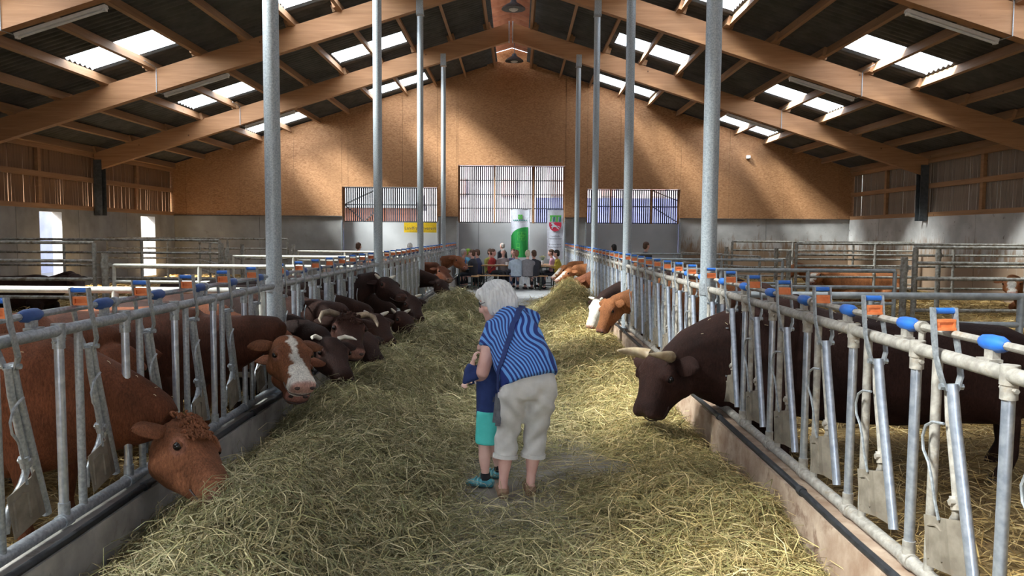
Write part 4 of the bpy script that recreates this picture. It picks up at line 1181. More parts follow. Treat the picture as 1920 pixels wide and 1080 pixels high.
def head(mb, c, f, up, s=1.0):
    """skull, jaw, nose, lips, chin, ears; c = centre of the head"""
    f = Vector(f).normalized(); up = Vector(up); up = (up - f * up.dot(f)).normalized(); sd = f.cross(up)
    R = Matrix((f, sd, up)).transposed(); c = Vector(c)
    def Q(a, b, d): return c + (f * a + sd * b + up * d) * s
    mb.ball(Q(-0.012, 0, 0.025), (0.098 * s, 0.076 * s, 0.092 * s), 16, 12, R)
    mb.ball(Q(0.022, 0, -0.045), (0.068 * s, 0.060 * s, 0.075 * s), 14, 10, R)
    mb.ball(Q(0.066, 0, -0.095), (0.026 * s, 0.030 * s, 0.022 * s), 10, 8, R)
    mb.tube([Q(0.078, 0, 0.018), Q(0.098, 0, -0.012), Q(0.104, 0, -0.030), Q(0.080, 0, -0.042)], [0.010 * s, 0.014 * s, 0.017 * s, 0.013 * s], 8)
    mb.ball(Q(0.079, 0, -0.063), (0.016 * s, 0.026 * s, 0.009 * s), 8, 6, R); mb.ball(Q(0.077, 0, -0.075), (0.015 * s, 0.023 * s, 0.009 * s), 8, 6, R)
    mb.ball(Q(0.078, 0, 0.030), (0.016 * s, 0.056 * s, 0.012 * s), 10, 6, R)
    for e in (-1, 1):
        mb.ball(Q(0.052, e * 0.045, -0.030), 0.028 * s, 8, 6)
        mb.ball(Q(-0.012, e * 0.080, -0.010), (0.018 * s, 0.010 * s, 0.032 * s), 8, 6, R)
    return Q, R
def eyes(Q, s, root):
    for e in (-1, 1):
        o = MB().ball(Q(0.074, e * 0.033, 0.008), 0.0115 * s, 8, 6).build('eye', LAMP_WHITE, root, True)
        MB().ball(Q(0.082, e * 0.033, 0.008), 0.0062 * s, 6, 5).build('pupil', EYE_M, o, True, None, root)
def adopt(name, m, root, parent=None):
    def done(me):
        set_verts(me, verts_np(me) - np.array(wloc(root)))
        me.materials.append(m); link(bpy.data.objects.new(name, me), parent or root)
    return done
def wavy(amp, fx, fz):
    pass

# ---------------- woman bending over the boy
W = thing('person', 'white-haired person in a blue striped shirt and beige capri trousers bending over the child', 'person', (0.01, 5.10, 0.0))
X_ = Vector((1, 0, 0))
pelvis = Vector((0.092, 5.00, 0.80))
hipL, hipR = Vector((-0.010, 5.02, 0.74)), Vector((0.178, 5.02, 0.74))
kneeL, kneeR = Vector((-0.055, 5.10, 0.42)), Vector((0.135, 5.12, 0.42))
ankL, ankR = Vector((-0.078, 5.06, 0.085)), Vector((0.105, 5.11, 0.085))
neck0, hc_ = Vector((-0.075, 5.36, 1.205)), Vector((-0.150, 5.42, 1.275))
HS = 1.16
shL, shR = Vector((-0.150, 5.27, 1.105)), Vector((0.105, 5.38, 1.165))
elL, wrL = Vector((-0.225, 5.185, 0.815)), Vector((-0.262, 5.395, 0.715))
elR, wrR = Vector((0.02, 5.62, 0.93)), Vector((-0.17, 5.58, 0.80))
fdir = Vector((-0.95, 0.06, -0.28)).normalized()
body = MB()
for hp, kn, an in ((hipL, kneeL, ankL), (hipR, kneeR, ankR)):
    limb(body, [(hp, 0.085, 0.09), (hp.lerp(kn, 0.5), 0.072, 0.078), (kn, 0.055, 0.058), (kn.lerp(an, 0.30), 0.056, 0.062), (kn.lerp(an, 0.55), 0.048, 0.052), (kn.lerp(an, 0.82), 0.033, 0.036), (an, 0.031, 0.037), (an - Vector((0, 0, 0.05)), 0.030, 0.045)], 12, X_, Vector((0, 1, 0)))
    limb(body, [(an + Vector((0, -0.035, -0.045)), 0.028, 0.035), (an + Vector((-0.005, 0.05, -0.045)), 0.036, 0.034), (an + Vector((-0.012, 0.13, -0.058)), 0.040, 0.022), (an + Vector((-0.015, 0.18, -0.062)), 0.030, 0.014)], 10, X_)
limb(body, [(pelvis - Vector((0, 0, 0.05)), 0.13, 0.09), (pelvis.lerp(neck0, 0.5), 0.12, 0.08), (neck0, 0.075, 0.055)], 14, X_, Vector((0, 1, 0)))
limb(body, [(neck0 - Vector((-0.02, 0.03, 0.05)), 0.062, 0.060), (neck0, 0.052, 0.052), (hc_ + Vector((0.035, -0.02, -0.05)), 0.05, 0.05)], 12)
limb(body, [(shL, 0.056, 0.058), (shL.lerp(elL, 0.4), 0.053, 0.056), (shL.lerp(elL, 0.8), 0.046, 0.050), (elL, 0.044, 0.046), (elL.lerp(wrL, 0.3), 0.042, 0.044), (elL.lerp(wrL, 0.75), 0.030, 0.032), (wrL, 0.025, 0.022)], 12)
limb(body, [(shR, 0.055, 0.055), (shR.lerp(elR, 0.6), 0.045, 0.048), (elR, 0.040, 0.042), (elR.lerp(wrR, 0.4), 0.038, 0.038), (wrR, 0.025, 0.022)], 12)
Qw, Rw = head(body, hc_, fdir, Vector((-0.12, 0.10, 1)), 1.10)
hand(body, wrL, (0.35, 0.75, -0.25), (1, -0.3, 0.1), -1, 1.0, 0.55)
hand(body, wrR, (-0.9, -0.2, -0.3), (0.1, -1, 0), 1, 1.0, 0.55)
fused('body', body, 0.0085, 3, adopt('body', SKIN, W))
eyes(Qw, 1.10, W)
# trousers
TROU = mat('beige_trouser_cloth', (0.54, 0.52, 0.495), (0.65, 0.63, 0.605), 10, 0.8, 0, 0.12, 150)
tr = MB()
limb(tr, [(pelvis + Vector((0.0, 0.03, 0.06)), 0.168, 0.115), (pelvis + Vector((0.0, 0.01, 0.0)), 0.178, 0.122), (pelvis + Vector((-0.002, 0.015, -0.06)), 0.176, 0.118), (pelvis + Vector((-0.004, 0.02, -0.11)), 0.160, 0.105)], 20, X_, Vector((0, 1, 0)))
for hp, kn, an, e in ((hipL, kneeL, ankL, -1), (hipR, kneeR, ankR, 1)):
    a2 = kn.lerp(an, 0.47)
    limb(tr, [(hp + Vector((0, 0, 0.05)), 0.092, 0.112), (hp + Vector((0, 0, -0.02)), 0.099, 0.116), (hp.lerp(kn, 0.25), 0.099, 0.112), (hp.lerp(kn, 0.6), 0.091, 0.099), (kn, 0.080, 0.088), (kn.lerp(a2, 0.6), 0.078, 0.084), (a2, 0.080, 0.083)], 16, X_, Vector((0, 1, 0)))
def trou_done(me):
    V = verts_np(me); N = np.empty(len(V) * 3, np.float32); me.vertex_normals.foreach_get('vector', N); N = N.reshape(-1, 3)
    f = np.sin(V[:, 2] * 42 + 9 * V[:, 0] + 2.5 * np.sin(V[:, 0] * 23)) * 0.0055 + np.sin(V[:, 0] * 55 + 8 * np.sin(V[:, 2] * 9)) * 0.0028
    V = V + N * f[:, None]; set_verts(me, V); adopt('trousers', TROU, W)(me)
fused('trousers', tr, 0.010, 22, trou_done)
for an, kn in ((ankL, kneeL), (ankR, kneeR)):
    a2 = kn.lerp(an, 0.40); b2 = kn.lerp(an, 0.475)
    m2 = MB(); limb(m2, [(a2, 0.084, 0.087), (b2, 0.085, 0.088)], 20, X_, Vector((0, 1, 0))); m2.build('trouser_cuff', TROU, W, True)
# striped shirt
def shirt_mat():
    m, nt, b = new_mat('blue_striped_shirt_cloth')
    v = _coord(nt, (1, 1, 1))
    mp = nt.nodes.new('ShaderNodeMapping'); mp.inputs['Rotation'].default_value = (0.2, math.radians(28), 0); nt.links.new(v, mp.inputs['Vector'])
    n = nt.nodes.new('ShaderNodeTexNoise'); n.inputs['Scale'].default_value = 3.2; n.inputs['Detail'].default_value = 0.5
    nt.links.new(v, n.inputs['Vector'])
    ad = nt.nodes.new('ShaderNodeVectorMath'); ad.operation = 'MULTIPLY_ADD'
    nt.links.new(n.outputs['Color'], ad.inputs[0]); ad.inputs[1].default_value = (0.30, 0.30, 0.30); nt.links.new(mp.outputs[0], ad.inputs[2])
    w = nt.nodes.new('ShaderNodeTexWave'); w.wave_type = 'BANDS'; w.bands_direction = 'X'; w.inputs['Scale'].default_value = 11.0
    w.inputs['Distortion'].default_value = 1.2; w.inputs['Detail Scale'].default_value = 0.8; w.inputs['Detail'].default_value = 0
    nt.links.new(ad.outputs[0], w.inputs['Vector'])
    col = _ramp(nt, w.outputs['Fac'], [(0.47, (0.012, 0.030, 0.19)), (0.55, (0.13, 0.34, 0.78))])
    nt.links.new(col, b.inputs['Base Color']); b.inputs['Roughness'].default_value = 0.75
    return m
SHIRT = shirt_mat()
sh = MB()
ax = (neck0 - pelvis)
limb(sh, [(pelvis + Vector((0, 0, -0.005)), 0.197, 0.150), (pelvis + ax * 0.12 + Vector((0, -0.01, 0.015)), 0.200, 0.152), (pelvis + ax * 0.35, 0.196, 0.145), (pelvis + ax * 0.58, 0.188, 0.135), (pelvis + ax * 0.76, 0.172, 0.120), (pelvis + ax * 0.90, 0.135, 0.095), (pelvis + ax * 0.99, 0.085, 0.07), (pelvis + ax * 1.03, 0.066, 0.06)], 22, Vector((0.92, -0.25, 0.25)), Vector((0, -1, 0.8)))
limb(sh, [(shL + Vector((0.09, 0.05, 0.04)), 0.07, 0.07), (shL, 0.078, 0.075), (shL.lerp(elL, 0.25), 0.074, 0.074), (shL.lerp(elL, 0.42), 0.073, 0.073)], 16)
limb(sh, [(shR + Vector((-0.09, 0, 0.02)), 0.07, 0.07), (shR, 0.074, 0.072), (shR.lerp(elR, 0.45), 0.068, 0.068)], 16)
SHIRT_ME = {}
def shirt_done(me):
    V = verts_np(me); N = np.empty(len(V) * 3, np.float32); me.vertex_normals.foreach_get('vector', N); N = N.reshape(-1, 3)
    f = np.sin(V[:, 2] * 34 + 14 * V[:, 0] + 2 * np.sin(V[:, 0] * 19)) * 0.0028
    V = V + N * f[:, None]; set_verts(me, V)
    SHIRT_ME['bvh'] = BVHTree.FromPolygons([tuple(p) for p in V], [tuple(p.vertices) for p in me.polygons])
    adopt('shirt', SHIRT, W)(me)
fused('shirt', sh, 0.010, 4, shirt_done)
# hair: cap of the skull plus hanging locks
HAIR_W = mat('white_hair', (0.66, 0.66, 0.67), (0.88, 0.88, 0.88), 30, 0.55, 0, 0.5, 90, (1, 1, 0.25))
hr = MB()
hr.ball(Qw(-0.022, 0, 0.040), (0.124, 0.112, 0.108), 18, 12, Rw)
hr.ball(Qw(-0.055, 0, -0.010), (0.098, 0.112, 0.112), 16, 10, Rw)
hr.ball(Qw(-0.060, 0, -0.060), (0.078, 0.098, 0.072), 14, 10, Rw)
for e in (-1, 1):
    hr.ball(Qw(0.0, e * 0.066, -0.010), (0.058, 0.042, 0.084), 12, 8, Rw)
    hr.ball(Qw(-0.020, e * 0.062, -0.055), (0.050, 0.038, 0.062), 12, 8, Rw)
hr.ball(Qw(0.052, 0.0, 0.070), (0.056, 0.082, 0.044), 12, 8, Rw)
def hair_done(me):
    V = verts_np(me); N = np.empty(len(V) * 3, np.float32); me.vertex_normals.foreach_get('vector', N); N = N.reshape(-1, 3)
    loc = (V - np.array(hc_)) @ np.array(Rw)
    ang = np.arctan2(loc[:, 1], loc[:, 0] + 0.02)
    f = 0.0060 * np.sin(ang * 22 + 3 * np.sin(loc[:, 2] * 30)) + 0.0045 * np.sin(ang * 41 + 40 * loc[:, 2])
    set_verts(me, V + N * f[:, None]); adopt('hair', HAIR_W, W)(me)
fused('hair', hr, 0.006, 3, hair_done)
# glasses
gl = MB()
for e in (-1, 1):
    gl.tube([Qw(0.094, e * 0.034 + 0.024 * math.cos(a), 0.008 + 0.018 * math.sin(a)) for a in np.linspace(0, 2 * PI, 13)], 0.0022, 5)
    gl.tube([Qw(0.094, e * 0.058, 0.012), Qw(-0.01, e * 0.088, 0.012)], 0.0022, 5)
gl.tube([Qw(0.095, -0.010, 0.012), Qw(0.095, 0.010, 0.012)], 0.0022, 5)
gl.build('glasses', DARK_STEEL, W)
# shoes
SHOE_B = mat('brown_suede', (0.20, 0.115, 0.07), (0.30, 0.185, 0.12), 20, 0.85)
SOLE_W = mat('pale_sole', (0.36, 0.32, 0.28), (0.45, 0.41, 0.36), 10, 0.8)
for an in (ankL, ankR):
    m2 = MB(); o = Vector((an.x, an.y, 0.0))
    limb(m2, [(o + Vector((0, -0.078, 0.036)), 0.022, 0.024), (o + Vector((0, -0.062, 0.038)), 0.038, 0.034), (o + Vector((0, 0.0, 0.036)), 0.042, 0.032), (o + Vector((-0.008, 0.09, 0.032)), 0.047, 0.028), (o + Vector((-0.014, 0.165, 0.028)), 0.042, 0.022), (o + Vector((-0.016, 0.20, 0.024)), 0.02, 0.014)], 14, X_)
    so = m2.build('shoe', SHOE_B, W, True)
    m2 = MB(); m2.prism([(o.x - 0.026, o.y - 0.072), (o.x + 0.026, o.y - 0.072), (o.x + 0.040, o.y + 0.05), (o.x + 0.026, o.y + 0.16), (o.x - 0.02, o.y + 0.195), (o.x - 0.048, o.y + 0.15), (o.x - 0.042, o.y + 0.05)], 'z', 0.0, 0.010)
    m2.build('sole', SOLE_W, so, False, None, W)
# watch
wp = elL.lerp(wrL, 0.93); wd = (wrL - elL).normalized()
MB().tube([wp - wd * 0.009, wp + wd * 0.009], 0.0315, 14).build('watch_strap', LAMP_WHITE, W, True)

# ---------------- boy
K = thing('person', 'small child in a navy hoodie and turquoise shorts held by the white-haired person', 'person', (-0.19, 5.33, 0.0))
KY = Vector((0.25, 0.97, 0)).normalized(); KF = Vector((-0.97, 0.25, 0)).normalized()   # child faces left
kp = Vector((-0.175, 5.34, 0.53))
kh = {-1: kp + KY * -0.065, 1: kp + KY * 0.065}
ka = {-1: Vector((-0.205, 5.26, 0.06)), 1: Vector((-0.115, 5.45, 0.06))}
bd = MB()
for e in (-1, 1):
    h_, a_ = kh[e], ka[e]; kn = h_.lerp(a_, 0.52) + KF * 0.015
    limb(bd, [(h_, 0.058, 0.062), (h_.lerp(kn, 0.6), 0.050, 0.054), (kn, 0.039, 0.042), (kn.lerp(a_, 0.35), 0.039, 0.044), (kn.lerp(a_, 0.8), 0.026, 0.028), (a_, 0.026, 0.03), (a_ - Vector((0, 0, 0.03)), 0.026, 0.034)], 12, KY, KF)
kn0 = Vector((-0.185, 5.34, 0.885)); khc = Vector((-0.175, 5.35, 0.99))
limb(bd, [(kp, 0.09, 0.07), (kp.lerp(kn0, 0.5), 0.085, 0.065), (kn0, 0.04, 0.04), (khc, 0.036, 0.036)], 12, KY, KF)
ksL = Vector((-0.205, 5.235, 0.845)); keL = Vector((-0.335, 5.20, 0.765)); kwL = Vector((-0.292, 5.205, 0.878))
ksR = Vector((-0.185, 5.45, 0.845)); keR = Vector((-0.27, 5.50, 0.74)); kwR = Vector((-0.33, 5.36, 0.72))
for s_, e_, w_ in ((ksL, keL, kwL), (ksR, keR, kwR)):
    limb(bd, [(s_, 0.036, 0.036), (s_.lerp(e_, 0.6), 0.03, 0.03), (e_, 0.028, 0.028), (e_.lerp(w_, 0.5), 0.026, 0.026), (w_, 0.018, 0.018)], 10)
Qk, Rk = head(bd, khc, Vector((-0.95, 0.2, -0.1)), Vector((0, 0, 1)), 0.90)
hand(bd, kwL, (0.25, 0.05, 1), (1, 0.1, 0), -1, 0.72, 1.0)
hand(bd, kwR, (-0.3, -0.9, 0.0), (0.3, 0, -1), 1, 0.70, 0.6)
fused('body', bd, 0.0075, 3, adopt('body', SKIN_PALE, K))
eyes(Qk, 0.9, K)
NAVY = mat('navy_fleece', (0.013, 0.030, 0.125), (0.022, 0.045, 0.175), 14, 0.85, 0, 0.2, 120)
TURQ = mat('turquoise_cotton', (0.07, 0.55, 0.50), (0.10, 0.66, 0.60), 10, 0.75, 0, 0.15, 60)
ho = MB()
limb(ho, [(kp + Vector((0, 0, -0.075)), 0.125, 0.098), (kp + Vector((0, 0, 0.03)), 0.122, 0.095), (kp.lerp(kn0, 0.5), 0.122, 0.092), (kp.lerp(kn0, 0.8), 0.122, 0.085), (kp.lerp(kn0, 0.95), 0.085, 0.07), (kn0 + Vector((0, 0, 0.012)), 0.052, 0.05)], 18, KY, KF)
for s_, e_, w_ in ((ksL, keL, kwL), (ksR, keR, kwR)):
    limb(ho, [(s_ - (e_ - s_) * 0.25, 0.045, 0.045), (s_, 0.050, 0.050), (s_.lerp(e_, 0.6), 0.044, 0.044), (e_, 0.043, 0.043), (e_.lerp(w_, 0.5), 0.038, 0.038), (e_.lerp(w_, 0.92), 0.030, 0.030)], 14)
ho.ball(kn0 - KF * 0.075 + Vector((0, 0, 0.0)), (0.055, 0.085, 0.05), 12, 8)
fused('hoodie', ho, 0.009, 4, adopt('hoodie', NAVY, K))
so_ = MB()
limb(so_, [(kp + Vector((0, 0, 0.02)), 0.112, 0.088), (kp + Vector((0, 0, -0.06)), 0.118, 0.092), (kp + Vector((0, 0, -0.11)), 0.114, 0.086)], 16, KY, KF)
for e in (-1, 1):
    t1 = kh[e].lerp(ka[e], 0.48)
    limb(so_, [(kh[e], 0.066, 0.078), (kh[e].lerp(t1, 0.5), 0.070, 0.080), (t1, 0.073, 0.080)], 14, KY, KF)
fused('shorts', so_, 0.009, 3, adopt('shorts', TURQ, K))
HAIR_K = mat('light_brown_hair', (0.28, 0.18, 0.10), (0.40, 0.27, 0.16), 24, 0.6, 0, 0.4, 80, (1, 1, 0.3))
hr = MB(); hr.ball(Qk(-0.018, 0, 0.035), (0.094, 0.080, 0.082), 16, 10, Rk); hr.ball(Qk(-0.045, 0, -0.01), (0.062, 0.074, 0.075), 14, 10, Rk)
fused('hair', hr, 0.009, 3, adopt('hair', HAIR_K, K))
TEAL = mat('teal_sandal', (0.05, 0.25, 0.32), (0.09, 0.36, 0.43), 16, 0.7)
SOCK = mat('black_sock', (0.012, 0.012, 0.018), (0.025, 0.025, 0.03), 20, 0.9)
for e in (-1, 1):
    a_ = Vector((ka[e].x, ka[e].y, 0.0)); D = KF
    m2 = MB(); limb(m2, [(a_ - D * 0.062 + Vector((0, 0, 0.03)), 0.016, 0.018), (a_ - D * 0.05 + Vector((0, 0, 0.032)), 0.034, 0.030), (a_ + Vector((0, 0, 0.034)), 0.038, 0.034), (a_ + D * 0.06 + Vector((0, 0, 0.030)), 0.041, 0.028), (a_ + D * 0.115 + Vector((0, 0, 0.024)), 0.036, 0.022), (a_ + D * 0.14 + Vector((0, 0, 0.02)), 0.016, 0.012)], 14, KY)
    sh_ = m2.build('shoe', TEAL, K, True)
    m2 = MB()
    for q in (0.02, 0.045, 0.07):
        m2.tube([a_ + D * q + KY * 0.040 + Vector((0, 0, 0.03)), a_ + D * q + KY * 0.024 + Vector((0, 0, 0.061)), a_ + D * q - KY * 0.024 + Vector((0, 0, 0.061)), a_ + D * q - KY * 0.040 + Vector((0, 0, 0.03))], 0.006, 6)
    m2.build('strap', mat('pale_teal', (0.12, 0.42, 0.50), (0.16, 0.5, 0.58), 9, 0.6), sh_, True, None, K)
    m2 = MB(); limb(m2, [(a_ + Vector((0, 0, 0.055)), 0.034, 0.036), (a_ + Vector((0, 0, 0.10)), 0.031, 0.033)], 12, KY, KF); m2.build('sock', SOCK, K, True)

flush()

# shoulder strap and bag of the white-haired person
BAG = thing('shoulder_bag', 'grey shoulder bag on a navy strap worn across the striped shirt', 'bag', (-0.075, 5.06, 0.60))
bvh = SHIRT_ME['bvh']
raw = [(0.045, 5.42, 1.235), (0.035, 5.33, 1.255), (0.01, 5.22, 1.19), (-0.015, 5.13, 1.10), (-0.045, 5.05, 0.99), (-0.075, 5.0, 0.90), (-0.10, 5.00, 0.82)]
raw2 = []
for a, b in zip(raw[:-1], raw[1:]):
    for q in range(3): raw2.append(Vector(a).lerp(Vector(b), q / 3))
raw2.append(Vector(raw[-1]))
rings = []
for i, p in enumerate(raw2):
    co, nr, _, _ = bvh.find_nearest(p)
    t = (raw2[min(i + 1, len(raw2) - 1)] - raw2[max(i - 1, 0)]).normalized()
    w = t.cross(nr).normalized(); q = co + nr * 0.006
    rings.append([q + w * 0.020 - nr * 0.002, q + w * 0.020 + nr * 0.002, q - w * 0.020 + nr * 0.002, q - w * 0.020 - nr * 0.002])
e = rings[-1]; c = sum(e, Vector()) / 4
rings += [[Vector((-0.118, 5.00, 0.74)) + (p - c) for p in e], [Vector((-0.105, 5.03, 0.69)) + (p - c) for p in e]]
MB().rings(rings).build('strap', NAVY, BAG, True)
GREY_B = mat('grey_canvas', (0.10, 0.105, 0.125), (0.16, 0.165, 0.185), 30, 0.9, 0, 0.3, 120)
MB().bevbox((-0.105, 5.06, 0.60), (0.075, 0.16, 0.21), 0.02, Matrix.Rotation(0.1, 3, 'Y')).build('bag_body', GREY_B, BAG, True)
MB().tube([(-0.145, 4.99, 0.66), (-0.145, 5.13, 0.66)], 0.004, 6).build('zip', DARK_STEEL, BAG)

# ================================================================ the far table guests
def guest_meshes():
    G = {}
    b = MB()
    limb(b, [((0, 0, 0.50), 0.12, 0.08), ((0, -0.02, 0.75), 0.12, 0.08), ((0, 0, 0.97), 0.05, 0.05), ((0, 0.02, 1.10), 0.048, 0.048)], 12, X_, Vector((0, 1, 0)))
    Q, R = head(b, (0, 0.03, 1.18), (0, 1, -0.08), (0, 0, 1), 1.0)
    for e in (-1, 1):
        limb(b, [((e * 0.17, 0, 0.93), 0.045, 0.045), ((e * 0.22, 0.06, 0.70), 0.04, 0.04), ((e * 0.14, 0.28, 0.76), 0.028, 0.028)], 10)
        hand(b, (e * 0.14, 0.28, 0.76), (-e * 0.3, 1, 0.05), (0, 0, -1), -e, 0.95, 0.4)
        limb(b, [((e * 0.09, 0.02, 0.47), 0.075, 0.07), ((e * 0.11, 0.40, 0.48), 0.055, 0.055), ((e * 0.11, 0.42, 0.10), 0.04, 0.04), ((e * 0.11, 0.41, 0.05), 0.04, 0.05)], 10)
    G['body'] = b
    s = MB()
    limb(s, [((0, -0.01, 0.46), 0.185, 0.135), ((0, -0.03, 0.65), 0.185, 0.13), ((0, -0.03, 0.83), 0.195, 0.12), ((0, -0.01, 0.94), 0.15, 0.085), ((0, 0.0, 1.00), 0.065, 0.06)], 16, X_, Vector((0, 1, 0)))
    for e in (-1, 1):
        limb(s, [((e * 0.10, -0.01, 0.93), 0.065, 0.065), ((e * 0.18, 0, 0.90), 0.065, 0.065), ((e * 0.22, 0.05, 0.71), 0.055, 0.055), ((e * 0.19, 0.16, 0.735), 0.045, 0.045)], 12)
    G['shirt'] = s
    t = MB()
    limb(t, [((0, -0.03, 0.44), 0.175, 0.12), ((0, -0.01, 0.56), 0.175, 0.12)], 14, X_, Vector((0, 1, 0)))
    for e in (-1, 1):
        limb(t, [((e * 0.09, -0.02, 0.49), 0.09, 0.08), ((e * 0.10, 0.22, 0.50), 0.085, 0.075), ((e * 0.11, 0.41, 0.48), 0.072, 0.07), ((e * 0.11, 0.44, 0.40), 0.065, 0.07), ((e * 0.11, 0.43, 0.14), 0.055, 0.06)], 12)
    G['trousers'] = t
    h = MB(); h.ball(Q(-0.02, 0, 0.035), (0.104, 0.086, 0.088), 14, 10, R); h.ball(Q(-0.055, 0, -0.03), (0.065, 0.080, 0.085), 12, 8, R)
    G['hair'] = h
    return G
GM = {}
for kx, m_ in guest_meshes().items():
    def d_(me, kx=kx): me.materials.append(None); GM[kx] = me
    fused(kx, m_, 0.02 if kx != 'body' else 0.014, 3, d_)
# standing figure
b = MB()
Qs, Rs = head(b, (0, 0.0, 1.62), (0, 1, -0.1), (0, 0, 1), 1.05)
limb(b, [((0, 0, 0.9), 0.12, 0.09), ((0, 0, 1.2), 0.13, 0.09), ((0, 0, 1.42), 0.055, 0.055), ((0, 0, 1.55), 0.05, 0.05)], 12, X_, Vector((0, 1, 0)))
for e in (-1, 1):
    limb(b, [((e * 0.19, 0, 1.36), 0.05, 0.05), ((e * 0.23, -0.02, 1.08), 0.042, 0.042), ((e * 0.22, 0.10, 0.86), 0.03, 0.03)], 10)
    hand(b, (e * 0.22, 0.10, 0.86), (0, 0.3, -1), (-e, 0, 0), 1, 1.0, 0.5)
    limb(b, [((e * 0.09, 0, 0.9), 0.08, 0.08), ((e * 0.10, 0, 0.48), 0.055, 0.055), ((e * 0.10, 0, 0.08), 0.04, 0.045)], 10, X_)
def ds_(me): me.materials.append(None); GM['sbody'] = me
fused('sbody', b, 0.014, 3, ds_)
b = MB()
limb(b, [((0, 0, 0.86), 0.20, 0.14), ((0, 0, 1.1), 0.20, 0.135), ((0, -0.01, 1.30), 0.205, 0.125), ((0, 0, 1.40), 0.15, 0.09), ((0, 0, 1.46), 0.07, 0.065)], 16, X_, Vector((0, 1, 0)))
for e in (-1, 1):
    limb(b, [((e * 0.12, 0, 1.38), 0.065, 0.065), ((e * 0.20, 0, 1.35), 0.068, 0.068), ((e * 0.24, -0.02, 1.08), 0.058, 0.058), ((e * 0.225, 0.08, 0.90), 0.046, 0.046)], 12)
def ds2_(me): me.materials.append(None); GM['sshirt'] = me
fused('sshirt', b, 0.018, 3, ds2_)
b = MB()
limb(b, [((0, 0, 0.92), 0.17, 0.12), ((0, 0, 0.80), 0.18, 0.125)], 14, X_, Vector((0, 1, 0)))
for e in (-1, 1): limb(b, [((e * 0.09, 0, 0.88), 0.095, 0.1), ((e * 0.10, 0, 0.48), 0.075, 0.075), ((e * 0.10, 0, 0.06), 0.06, 0.065)], 12, X_)
def ds3_(me): me.materials.append(None); GM['strousers'] = me
fused('strousers', b, 0.018, 3, ds3_)
b = MB(); b.ball(Qs(-0.03, 0, 0.03), (0.100, 0.088, 0.085), 14, 10, Rs); b.ball(Qs(-0.06, 0, -0.03), (0.06, 0.078, 0.075), 12, 8, Rs)
def ds4_(me): me.materials.append(None); GM['shair'] = me
fused('shair', b, 0.018, 3, ds4_)
flush()
def guest(label, loc, ang, shirt, hair, trousers, stand=False, scale=1.0, group='people sitting at the far tables'):
    root = thing('person', label, 'person', loc, ang, group)
    root.scale = (scale,) * 3
    pre = 's' if stand else ''
    for nm, m in (('body', SKIN), ('shirt', flat_mat('g_%s' % (str(shirt)), shirt)), ('trousers', flat_mat('g_%s' % (str(trousers)), trousers)), ('hair', flat_mat('g_%s' % (str(hair)), hair))):
        o = bpy.data.objects.new(nm, GM[pre + nm]); o.material_slots[0].link = 'OBJECT'; o.material_slots[0].material = m
        link(o, root)
    for e in (-1, 1):
        y = 0.47 if not stand else 0.05
        o = MB().bevbox((e * 0.11, y, 0.035), (0.09, 0.25, 0.07), 0.02).mesh('shoe', SOCK); shared('shoe', o, root)
def px(u, y, z):   # lateral position seen at image column u, for a thing at distance y
    return ((u - 968) / 1450.0 * y, y, z)
DK = (0.02, 0.022, 0.035); GREYH = (0.45, 0.44, 0.42); BRN = (0.10, 0.05, 0.03); BLK = (0.015, 0.013, 0.013); JEANS = (0.06, 0.10, 0.22); BLOND = (0.62, 0.55, 0.40)
G_ = [('grey-haired guest in brown at the left end of the leftmost table', 868, 25.6, -1.2, (0.25, 0.16, 0.10), GREYH, DK),
      ('child guest in a bright green cap at the leftmost table', 877, 26.0, -1.4, (0.10, 0.35, 0.55), (0.30, 0.55, 0.06), DK),
      ('man in black jacket turning his back at the leftmost table', 886, 24.6, 1.2, DK, BRN, DK),
      ('dark-haired man in navy jacket with a yellow vest behind his neck', 895, 25.1, 1.3, (0.05, 0.06, 0.13), BRN, DK),
      ('guest in a red jacket at the end of the middle table', 923, 25.9, -1.9, (0.42, 0.03, 0.03), BRN, (0.05, 0.05, 0.06)),
      ('guest in a yellow-green top beside the red jacket', 918, 26.2, -2.4, (0.42, 0.45, 0.12), BRN, DK),
      ('guest with grey hair facing the camera across the middle table', 943, 26.05, PI + 0.1, (0.35, 0.30, 0.30), GREYH, DK),
      ('guest in pale blue shirt and jeans with back to camera on the bench', 968, 24.35, 0.15, (0.42, 0.50, 0.60), (0.22, 0.11, 0.07), JEANS),
      ('brown-haired guest facing the pale blue shirt across the table', 962, 26.05, PI - 0.2, (0.12, 0.14, 0.25), BRN, DK),
      ('blonde guest in a grey cardigan seated on the front bench', 989, 24.35, -0.1, (0.20, 0.19, 0.21), BLOND, DK),
      ('brown-haired guest in a black top at the bench end', 1001, 24.45, 0.4, DK, BRN, (0.2, 0.2, 0.2)),
      ('guest in a pink checked shirt at the rightmost table', 1034, 25.95, 1.5, (0.62, 0.33, 0.42), BRN, DK),
      ('dark-haired guest in a mustard yellow top at the rightmost table', 1044, 25.0, 1.45, (0.55, 0.42, 0.05), BLK, DK)]
for lab, u, y, a, s_, h_, t_ in G_:
    guest(lab, px(u, y, 0.0), a, s_, h_, t_, scale=0.98)
guest('elderly man standing in a dark jacket behind the middle table', px(941, 26.45, 0.0), 0.9, DK, GREYH, DK, True, 0.84)
guest('dark-haired person beyond the right pens, leftmost of two', (3.2, 25.4, 0.1), 0.3, DK, BLK, DK, False, 1.05, 'people beyond the pens')
guest('brown-haired person in a dark coat beyond the right pens', (4.2, 25.2, 0.1), -1.0, DK, BRN, DK, False, 1.12, 'people beyond the pens')
guest('white-haired person in pale blue beyond the left pens', (-3.5, 25.4, 0.1), 0.3, (0.45, 0.52, 0.62), (0.7, 0.7, 0.7), DK, False, 1.05, 'people beyond the pens')
